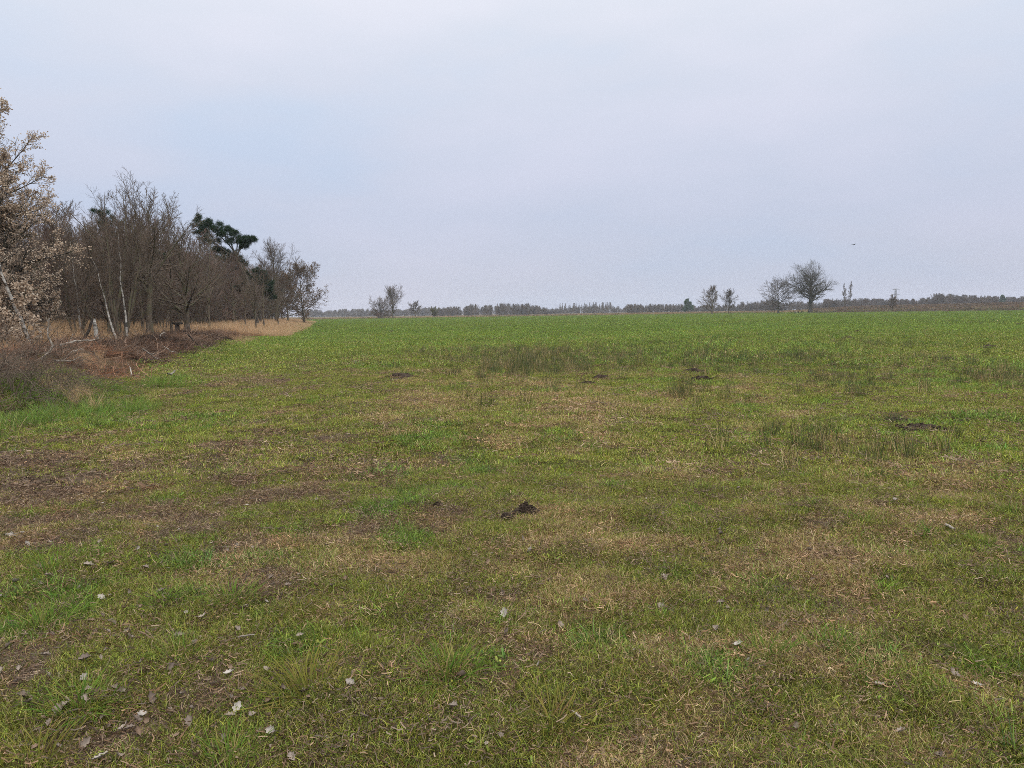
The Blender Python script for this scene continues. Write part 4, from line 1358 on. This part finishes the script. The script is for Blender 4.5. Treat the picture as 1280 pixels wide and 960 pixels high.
# ------------------------------------------------------------------ electricity pylon far away
def pylon():
    d = 1050
    p = at_depth(1119, d)
    H = height_at(1119, 361, d) - p.z
    m, nt, out = new_mat('galvanised_steel')
    b = N(nt, 'ShaderNodeBsdfPrincipled', Roughness=.6)
    tc = N(nt, 'ShaderNodeTexCoord')
    nt.links.new(ramp(nt, noise(nt, 2, 3, .6, tc.outputs['Object']), [(.3, (.12, .125, .13, 1)), (.7, (.22, .225, .23, 1))]), b.inputs['Base Color'])
    b.inputs['Metallic'].default_value = .3
    nt.links.new(b.outputs[0], out.inputs[0])

    def bars(name, segs, r):
        P = np.array(segs, float)
        P = np.stack([P[:, 0], P[:, 0] * .5 + P[:, 1] * .5, P[:, 1]], 1)
        V, q = tubes(P, np.full(P.shape[:2], r), 5)
        return mesh(name, V, q, mats=[m])
    root = place('electricity_pylon', {}, p, .25, 1, 'distant lattice electricity pylon with crossarms above the trees', 'pylon')
    w = lambda z: 2.6 * (1 - z / H) ** 1.1 + .45
    mast, lv = [], np.linspace(0, H, 11)
    for i in range(10):
        z0, z1 = lv[i], lv[i + 1]
        a, b2 = w(z0), w(z1)
        cs = [(-1, -1), (1, -1), (1, 1), (-1, 1)]
        for j, (sx, sy) in enumerate(cs):
            nx, ny = cs[(j + 1) % 4]
            mast.append([(sx * a, sy * a, z0), (sx * b2, sy * b2, z1)])
            mast.append([(sx * a, sy * a, z0), (nx * b2, ny * b2, z1)])
            mast.append([(nx * a, ny * a, z0), (sx * b2, sy * b2, z1)])
            mast.append([(sx * b2, sy * b2, z1), (nx * b2, ny * b2, z1)])
    obj('mast', bars('mast', mast, .16), root)
    for z, L in ((H * .99, 6.2), (H * .72, 7.0)):
        sg = []
        for sx in (-1, 1):
            for sy in (-1, 1):
                sg.append([(0, sy * .5, z + .4), (sx * L, 0, z)])
                sg.append([(0, sy * .6, z - 1.2), (sx * L, 0, z)])
            for f in (.3, .6, 1.0):
                sg.append([(sx * L * f, 0, z), (sx * L * f, 0, z - 1.6)])
        obj('crossarm', bars('crossarm', sg, .16), root)


pylon()


# ------------------------------------------------------------------ bird
def bird():
    d = 70.
    v = ray(1067, 306)
    p = Vector((v.x / v.y * d, d, CAM_H + v.z / v.y * d))
    m, nt, out = new_mat('dark_plumage')
    b = N(nt, 'ShaderNodeBsdfPrincipled', Roughness=.8)
    tc = N(nt, 'ShaderNodeTexCoord')
    nt.links.new(ramp(nt, noise(nt, 30, 3, .6, tc.outputs['Object']), [(.3, (.012, .011, .011, 1)), (.7, (.03, .027, .025, 1))]), b.inputs['Base Color'])
    nt.links.new(b.outputs[0], out.inputs[0])
    # body with tail, flying sideways; wings swept to either side as parts of one continuous skin
    P = np.array([[(-.19, 0, .01), (-.16, 0, .012), (-.12, 0, .01), (-.05, 0, 0), (.04, 0, -.005), (.12, 0, .0), (.20, 0, .005), (.28, 0, .01)]])
    R = np.array([[.004, .018, .026, .042, .048, .032, .02, .026]])
    V, q = tubes(P, R, 10)
    V[-20:, 2] = (V[-20:, 2] - .007) * .25 + .007
    parts = [(V, q, 0)]
    for sy in (-1, 1):
        t = np.linspace(0, 1, 7)
        lead = np.stack([-.06 + .10 * t ** 2, sy * (.02 + .40 * t), .03 + .06 * np.sin(t * 2.2)], 1)
        chord = .17 * (1 - t ** 2.2) + .012
        top = []
        for a_, c_ in zip(lead, chord):
            top += [a_, a_ + [c_ * .4, 0, .012], a_ + [c_, 0, -.004], a_ + [c_ * .4, 0, -.010]]
        top = np.array(top)
        qq = []
        for i in range(6):
            for j in range(4):
                qq.append([i * 4 + j, i * 4 + (j + 1) % 4, i * 4 + 4 + (j + 1) % 4, i * 4 + 4 + j])
        parts.append((top, np.array(qq), 0))
    V, q, mi = cat(parts)
    o = obj('bird', mesh('bird', V, q, mats=[m]), None, p)
    o.rotation_euler = (0, 0, .35)
    o.scale = (.72, .72, .72)
    tag(o, 'small dark bird gliding low over the far trees', 'bird')


bird()


# ------------------------------------------------------------------ molehills
def molehill(seed, w, h):
    rg = np.random.default_rng(seed)
    nr, na = 12, 28
    V = []
    for i in range(nr):
        f = i / (nr - 1)
        for j in range(na):
            a = j / na * 2 * math.pi
            rr = w * f * (1 + .28 * math.sin(a * 2 + seed) + .15 * math.sin(a * 5 + seed * 2))
            V.append((rr * math.cos(a), rr * math.sin(a) * .8, h * (1 - f ** 1.7) - .02 * f ** 4))
    V = np.array(V)
    V[:, 2] += (fbm(V[:, 0] + seed * 9, V[:, 1], w * .35, seed, 3) - .35) * h * .8
    V[:, :2] += rg.normal(0, .006, (len(V), 2))
    i = np.arange(nr - 1)[:, None] * na
    j = np.arange(na)[None]
    q = np.stack([i + j, i + (j + 1) % na, i + na + (j + 1) % na, i + na + j], -1).reshape(-1, 4)
    # loose crumbs round the heap
    n = 60
    a = rg.random(n) * 6.28
    rr = w * rg.uniform(.4, 1.3, n)
    s = rg.uniform(.008, .028, n) * (w / .15) ** .5
    c = np.stack([np.cos(a) * rr, np.sin(a) * rr * .8, np.maximum(0, h * (1 - rr / w)) + s * .4], 1)
    cv = np.array([(-1, -1, -1), (1, -1, -1), (1, 1, -1), (-1, 1, -1), (-1, -1, 1), (1, -1, 1), (1, 1, 1), (-1, 1, 1)], float)
    CV = c[:, None, :] + s[:, None, None] * (cv[None] * .6 + rg.normal(0, .25, (n, 8, 3)))
    cq = np.array([(0, 3, 2, 1), (4, 5, 6, 7), (0, 1, 5, 4), (1, 2, 6, 5), (2, 3, 7, 6), (3, 0, 4, 7)])
    CQ = (np.arange(n) * 8)[:, None, None] + cq[None]
    V, q, mi = cat([(V, q[:, ::-1], 0), (CV.reshape(-1, 3), CQ.reshape(-1, 4), 0)])
    return mesh('molehill', V, q, mats=[M_SOIL], smooth=False)


mh = [(657, 643, .085, .07, 'fresh dark molehill in the short grass, closest to the viewer'), (636, 648, .06, .015, 'low crumbled molehill trailing off beside the fresh one'),
      (500, 472, .34, .10, 'wide flat dark molehill on the mossy side of the meadow'), (752, 474, .24, .09, 'low molehill below the dark rush stand'),
      (735, 480, .15, .04, 'flattened molehill next to the one below the rush stand'), (1118, 528, .22, .05, 'long flat dark molehill in the grass with thin rushes'),
      (1152, 537, .24, .05, 'small flat molehill following the long flat one'), (866, 465, .22, .08, 'dark molehill between thin rushes past the rush stand'), (1185, 452, .3, .1, 'dark molehill far out among coarse grass'),
      (445, 429, .5, .1, 'brown molehill patch near the far part of the wood'), (1060, 424, .45, .12, 'dark molehill far across the pasture'), (878, 474, .2, .06, 'tiny molehill just below the one past the rushes'),
      (1235, 436, .45, .12, 'dark molehill in the bright green pasture towards the heath'), (547, 633, .028, .02, 'small round dark clod of soil in the mossy grass'),]
for k, (px, py, w, h, lab) in enumerate(mh):
    p = G(px, py)
    o = obj('molehill', molehill(20 + k, w, h), None, p + Vector((0, 0, .012)))
    tag(o, lab, 'molehill', 'molehills on the meadow')
base = [molehill(50, .5, .22), molehill(51, .45, .18), molehill(52, .55, .2)]
for k in range(26):
    px = rt.uniform(420, 1290)
    py = rt.uniform(399, 420) if px < 900 else rt.uniform(392, 416)
    p = G(px, py)
    if inside(p.x, p.y) > -3 or p.y > 300:
        continue
    o = obj('molehill', base[k % 3], None, p)
    o.rotation_euler = (0, 0, rt.random() * 6)
    o.scale = (rt.uniform(.4, 1.0),) * 2 + (rt.uniform(.4, .8),)
    tag(o, 'small dark molehill speck on the distant bright green pasture', 'molehill', 'distant molehills')


# ------------------------------------------------------------------ grass tussocks close by, each its own plant
def tussock(seed, n=150, rad=.10, h0=.07, h1_=.19, lean=.75):
    rg = np.random.default_rng(seed)
    K = 6
    a = rg.random(n) * 6.283
    rr = rad * rg.random(n) ** .7
    P0 = np.stack([np.cos(a) * rr, np.sin(a) * rr, np.full(n, -.01)], 1)
    L = h0 + (h1_ - h0) * rg.random(n)
    ln = np.abs(rg.normal(0, lean, n)) * (.4 + rr / rad)
    az = a + rg.normal(0, .5, n)
    d = np.stack([np.cos(az) * np.sin(ln), np.sin(az) * np.sin(ln), np.cos(ln)], 1)
    P = np.empty((n, K, 3))
    P[:, 0] = P0
    o_ = np.stack([np.cos(az), np.sin(az), np.full(n, -.8)], 1)
    for k in range(1, K):
        d = nrm(d + o_ * .22 * rg.random(n)[:, None] + rg.normal(0, .05, (n, 3)))
        P[:, k] = P[:, k - 1] + d * (L / (K - 1))[:, None]
    P[:, :, 2] = np.maximum(P[:, :, 2], .004)
    side = nrm(np.cross(d, np.array([0, 0, 1.])) + rg.normal(0, .4, (n, 3)))
    ww = .0042 * rg.uniform(.6, 1.3, n)[:, None] * (1 - .8 * np.linspace(0, 1, K)[None] ** 2) * .5
    return ribbons(P, ww, side)


ML_TUS = leaf_mat('tussock_blades', [(.05, .10, .018, 1), (.10, .185, .028, 1), (.15, .235, .038, 1), (.075, .14, .024, 1), (.21, .21, .05, 1), (.32, .24, .11, 1)], .35)
ML_TUSY = leaf_mat('yellowed_tussock_blades', [(.10, .13, .024, 1), (.18, .17, .035, 1), (.24, .20, .055, 1), (.09, .13, .024, 1), (.20, .12, .05, 1)], .35)
tus = [(62, 712, .9, 0, 'grass tussock on the bare soil with pale leaves just below it'), (290, 750, 1.0, 0, 'wide spread green tussock beside the yellowing spiky one'), (205, 752, .9, 0, 'soft dark green tussock next to the wide spread one'),
       (50, 785, 1.2, 0, 'large bright tussock above bare soil near the picture edge'), (222, 820, .8, 0, 'small leafy tussock amid dead thatch'), (100, 882, 1.0, 0, 'dark blue green tussock near the picture edge among grey leaves'),
       (372, 768, .8, 1, 'yellowing tussock with spiky blades'), (45, 950, 1.0, 1, 'yellow green tussock at the bottom edge of the picture'), (385, 865, 1.2, 1, 'big tussock mixing green and orange blades'),
       (285, 950, .9, 0, 'bright green tussock at the bottom edge beside dead leaves'), (1045, 812, 1.0, 0, 'dark green tussock surrounded by straw'), (958, 818, .9, 0, 'green tussock close to a pale curled leaf'),
       (230, 695, .7, 0, 'small dense green tussock by a large brown leaf'), (690, 905, 1.1, 1, 'broad tussock of long green and yellow blades'), (560, 840, 1.1, 0, 'thick upright green tussock in the middle sward'),
       (1000, 640, .5, 0, 'tiny dark tussock in the straw coloured turf'), (1225, 678, .6, 0, 'dark tussock close to the white stick'), (205, 484, 2.2, 0, 'deep green tussock at the foot of the brush bank')]
for k, (px, py, sc_, yl, lab) in enumerate(tus):
    p = G(px, py)
    V, q = tussock(900 + k, 190, .10, .06, .17)
    o = obj('grass_tussock', mesh('grass_tussock', V, q, mats=[ML_TUSY if yl else ML_TUS]), None, p - Vector((0, 0, .005)))
    o.scale = (sc_ * 1.2, sc_ * 1.2, sc_)
    tag(o, lab, 'tussock', 'grass tussocks')


# ------------------------------------------------------------------ fallen leaves
def leaf(seed, L=.075, mat=None):
    """a lobed, curled dry oak leaf with a stalk"""
    rg = np.random.default_rng(seed)
    nu, nv = 13, 5
    u = np.linspace(0, 1, nu)
    wid = L * .33 * np.sin(np.pi * np.clip(u * .93 + .05, 0, 1)) ** .8 * (1 + .28 * np.cos(u * 6 * np.pi + rg.random())) + .0012
    curl, cup = rg.uniform(.5, 2.4), rg.uniform(.3, 1.3)
    V = []
    for i in range(nu):
        ang = curl * (u[i] - .4)
        cx, cz = math.sin(ang) / max(curl, .1) * L, (1 - math.cos(ang)) / max(curl, .1) * L
        for j in range(nv):
            t = j / (nv - 1) * 2 - 1
            V.append((cx, t * wid[i] * math.cos(cup * abs(t) * .6), cz + cup * t * t * wid[i] * .7 + rg.normal(0, L * .012)))
    V = np.array(V)
    i = np.arange(nu - 1)[:, None] * nv
    j = np.arange(nv - 1)[None]
    q = np.stack([i + j, i + j + 1, i + nv + j + 1, i + nv + j], -1).reshape(-1, 4)
    st = np.array([[V[2], V[2] - [L * .15, 0, -.003], V[2] - [L * .3, .004, -.008]]])
    sv, sq = tubes(st, np.full((1, 3), .0011), 4)
    V, q, mi = cat([(V, q, 0), (sv, sq, 0)])
    return mesh('fallen_leaf', V, q, mats=[mat])


lm = [leaf(1, .075, M_LEAFGREY), leaf(2, .065, M_LEAFGREY), leaf(3, .08, M_LEAFGREY), leaf(4, .07, M_LEAFTAN), leaf(5, .06, M_LEAFTAN), leaf(6, .075, M_LEAFPALE)]
LP = [(28, 670, 5), (163, 651, 1), (209, 686, 0), (183, 714, 2), (112, 711, 2), (138, 709, 0), (20, 732, 5), (50, 733, 0), (44, 730, 1), (117, 730, 0), (128, 752, 5), (143, 784, 1), (113, 782, 3), (253, 776, 0),
      (162, 802, 2), (104, 853, 5), (76, 892, 0), (178, 901, 5), (155, 916, 0), (287, 847, 5), (302, 869, 1), (325, 923, 2), (125, 955, 5), (245, 953, 3), (28, 877, 2), (371, 667, 0), (415, 737, 1),
      (395, 737, 4), (133, 817, 1), (105, 830, 2), (238, 910, 1), (188, 878, 1), (150, 870, 2), (35, 885, 1), (82, 888, 1), (160, 795, 1), (673, 837, 5), (566, 890, 2), (536, 907, 0), (634, 797, 2),
      (631, 773, 5), (439, 860, 5), (576, 852, 0), (701, 787, 0), (733, 755, 1), (663, 692, 5), (653, 677, 0), (629, 746, 0), (608, 938, 1), (433, 728, 3), (829, 725, 0), (626, 927, 2), (899, 666, 0),
      (910, 765, 0), (959, 768, 0), (935, 832, 5), (923, 811, 5), (1014, 728, 1), (1206, 779, 3), (1193, 849, 0), (1031, 832, 3), (895, 792, 1), (1176, 952, 2), (994, 913, 0), (966, 910, 1), (792, 797, 3),
      (608, 708, 3), (490, 655, 4), (900, 671, 1), (1118, 628, 5), (845, 610, 3), (738, 585, 5), (355, 605, 1), (395, 548, 0), (630, 628, 4), (830, 645, 0), (265, 683, 0), (290, 880, 1), (225, 800, 1)]
named = {(673, 837): 'bleached curled leaf on a brown gap in the middle sward', (935, 832): 'pale grey curled leaf just below the green tussock', (178, 901): 'brightest bleached leaf among the thatch near the bottom corner',
         (28, 670): 'pale leaf lying beside the short dead twig', (183, 714): 'large brown leaf near the small dense tussock', (1206, 779): 'reddish tan leaf in the straw turf'}
for k in range(190):
    px = rt.uniform(-20, 400) if k < 160 else rt.uniform(400, 1280)
    py = rt.uniform(620, 958) if k < 160 else rt.uniform(600, 950)
    LP.append((px, py, int(rt.choice([0, 1, 2, 2, 3, 4, 4, 5]))))
for k, (px, py, v) in enumerate(LP):
    p = G(px, py, 60)
    o = obj('fallen_leaf', lm[v], None, p + Vector((0, 0, .022)))
    o.rotation_euler = (rt.normal(0, .45), rt.normal(0, .45), rt.random() * 6.28)
    sc_ = rt.uniform(.40, .85) if k < 80 else rt.uniform(.28, .65)
    o.scale = (sc_,) * 3
    lab = named.get((px, py)) or ['curled grey brown dead leaf lying in the short grass', 'curled grey brown dead leaf lying in the short grass', 'curled grey brown dead leaf lying in the short grass',
                                  'curled tan dead leaf lying in the short grass', 'curled tan dead leaf lying in the short grass', 'curled bleached dead leaf lying in the short grass'][v]
    grp = None if (px, py) in named else ['grey dead leaves', 'grey dead leaves', 'grey dead leaves', 'tan dead leaves', 'tan dead leaves', 'bleached dead leaves'][v]
    tag(o, lab, 'leaf', grp)


def chip(px0, py0, px1, py1, r, lab, k):
    a, b2 = G(px0, py0), G(px1, py1)
    me = log_mesh('stick', [(0, 0, .025), tuple((b2 - a) * .5 + Vector((0, 0, .03))), tuple(b2 - a + Vector((0, 0, .025)))], r, r * .8, 950 + k, MB_PALE, 0, .004, 6, 7)
    tag(obj('stick', me, None, a), lab, 'stick')


chip(1182, 660, 1195, 666, .011, 'short white peeled stick lying in the straw turf', 0)
chip(714, 898, 726, 904, .006, 'small white stick chip in the green sward', 1)
chip(298, 804, 318, 799, .004, 'pale thin stick lying on the bare brown patch', 2)
print('leaves', round(time.time() - T0, 1))

# ------------------------------------------------------------------ haze, sky, sun
hz = bpy.data.materials.new('thin_haze')

hz.use_nodes = True
nt = hz.node_tree
for n_ in list(nt.nodes):
    nt.nodes.remove(n_)
out = nt.nodes.new('ShaderNodeOutputMaterial')
pv = nt.nodes.new('ShaderNodeVolumePrincipled')
pv.inputs['Color'].default_value = (.78, .84, .95, 1)
pv.inputs['Density'].default_value = .00022
nt.links.new(pv.outputs[0], out.inputs['Volume'])
S_ = 1800.
v = np.array([(x_, y_, z_) for z_ in (-2.2, 34.) for y_ in (-S_, S_) for x_ in (-S_, S_)])
q = np.array([(0, 2, 3, 1), (4, 5, 7, 6), (0, 1, 5, 4), (1, 3, 7, 5), (3, 2, 6, 7), (2, 0, 4, 6)])
o = obj('haze', mesh('haze', v, q, mats=[hz], smooth=False))
tag(o, 'thin pale haze in the air over the meadow', 'haze', kind='stuff')

w = bpy.data.worlds.new('World')
SC.world = w
w.use_nodes = True
nt = w.node_tree
bg = nt.nodes['Background']
SUN_EL, SUN_AZ = math.radians(42), math.radians(150)      # azimuth clockwise from the view direction
sky = nt.nodes.new('ShaderNodeTexSky')
sky.sky_type = 'NISHITA'
sky.sun_disc = False
sky.sun_elevation = SUN_EL
sky.sun_rotation = SUN_AZ
bg.inputs['Strength'].default_value = .1
# an even overcast: cloud sheet brighter overhead, faint bluish gaps and lilac bands, drawn over the clear sky by 90 per cent
tc = nt.nodes.new('ShaderNodeTexCoord')
sp = nt.nodes.new('ShaderNodeSeparateXYZ')
nt.links.new(tc.outputs['Generated'], sp.inputs[0])
el = math_n(nt, 'MAXIMUM', sp.outputs[2], 0.0)
lum = ramp(nt, el, [(0, (4.6, 4.75, 5.95, 1)), (.12, (5.0, 5.35, 6.7, 1)), (.20, (5.6, 5.95, 7.2, 1)), (.30, (6.35, 6.7, 7.75, 1)), (.38, (7.0, 7.35, 8.2, 1)), (1, (27., 27., 26.5, 1))])
mp = nt.nodes.new('ShaderNodeMapping')
mp.inputs['Scale'].default_value = (1.0, 1.0, 3.2)
mp.inputs['Rotation'].default_value = (.12, .25, .3)
nt.links.new(tc.outputs['Generated'], mp.inputs[0])
cf = noise(nt, 2.3, 4, .5, mp.outputs[0])
gap = ramp(nt, cf, [(.34, (.92, .99, 1.02, 1)), (.5, (1.01, 1.01, 1.0, 1)), (.64, (1.08, 1.05, 1.035, 1))])
cloud = mixc(nt, 1.0, lum, gap, 'MULTIPLY')
col = mixc(nt, .92, sky.outputs[0], cloud)
nt.links.new(col, bg.inputs['Color'])

sd = bpy.data.lights.new('sun', 'SUN')
sd.energy = 1.4
sd.angle = math.radians(35)
sd.color = (1, .96, .9)
so = bpy.data.objects.new('sun', sd)
C.objects.link(so)
dv = Vector((math.sin(SUN_AZ) * math.cos(SUN_EL), math.cos(SUN_AZ) * math.cos(SUN_EL), math.sin(SUN_EL)))
so.rotation_euler = dv.to_track_quat('Z', 'Y').to_euler()

vs = SC.view_settings
vs.view_transform = 'Standard'
vs.look = 'None'
vs.exposure = 0.2
vs.gamma = 1
vs.use_curve_mapping = False
cy = SC.cycles
cy.use_denoising = False
cy.denoiser = 'OPENIMAGEDENOISE'
cy.denoising_input_passes = 'RGB_ALBEDO_NORMAL'
cy.denoising_prefilter = 'ACCURATE'
cy.pixel_filter_type = 'BLACKMAN_HARRIS'
cy.filter_width = 0.85
cy.max_bounces = 5
cy.diffuse_bounces = 3
cy.glossy_bounces = 1
cy.transmission_bounces = 3
cy.transparent_max_bounces = 4
cy.volume_bounces = 1
cy.use_adaptive_sampling = False
print('done', round(time.time() - T0, 1))
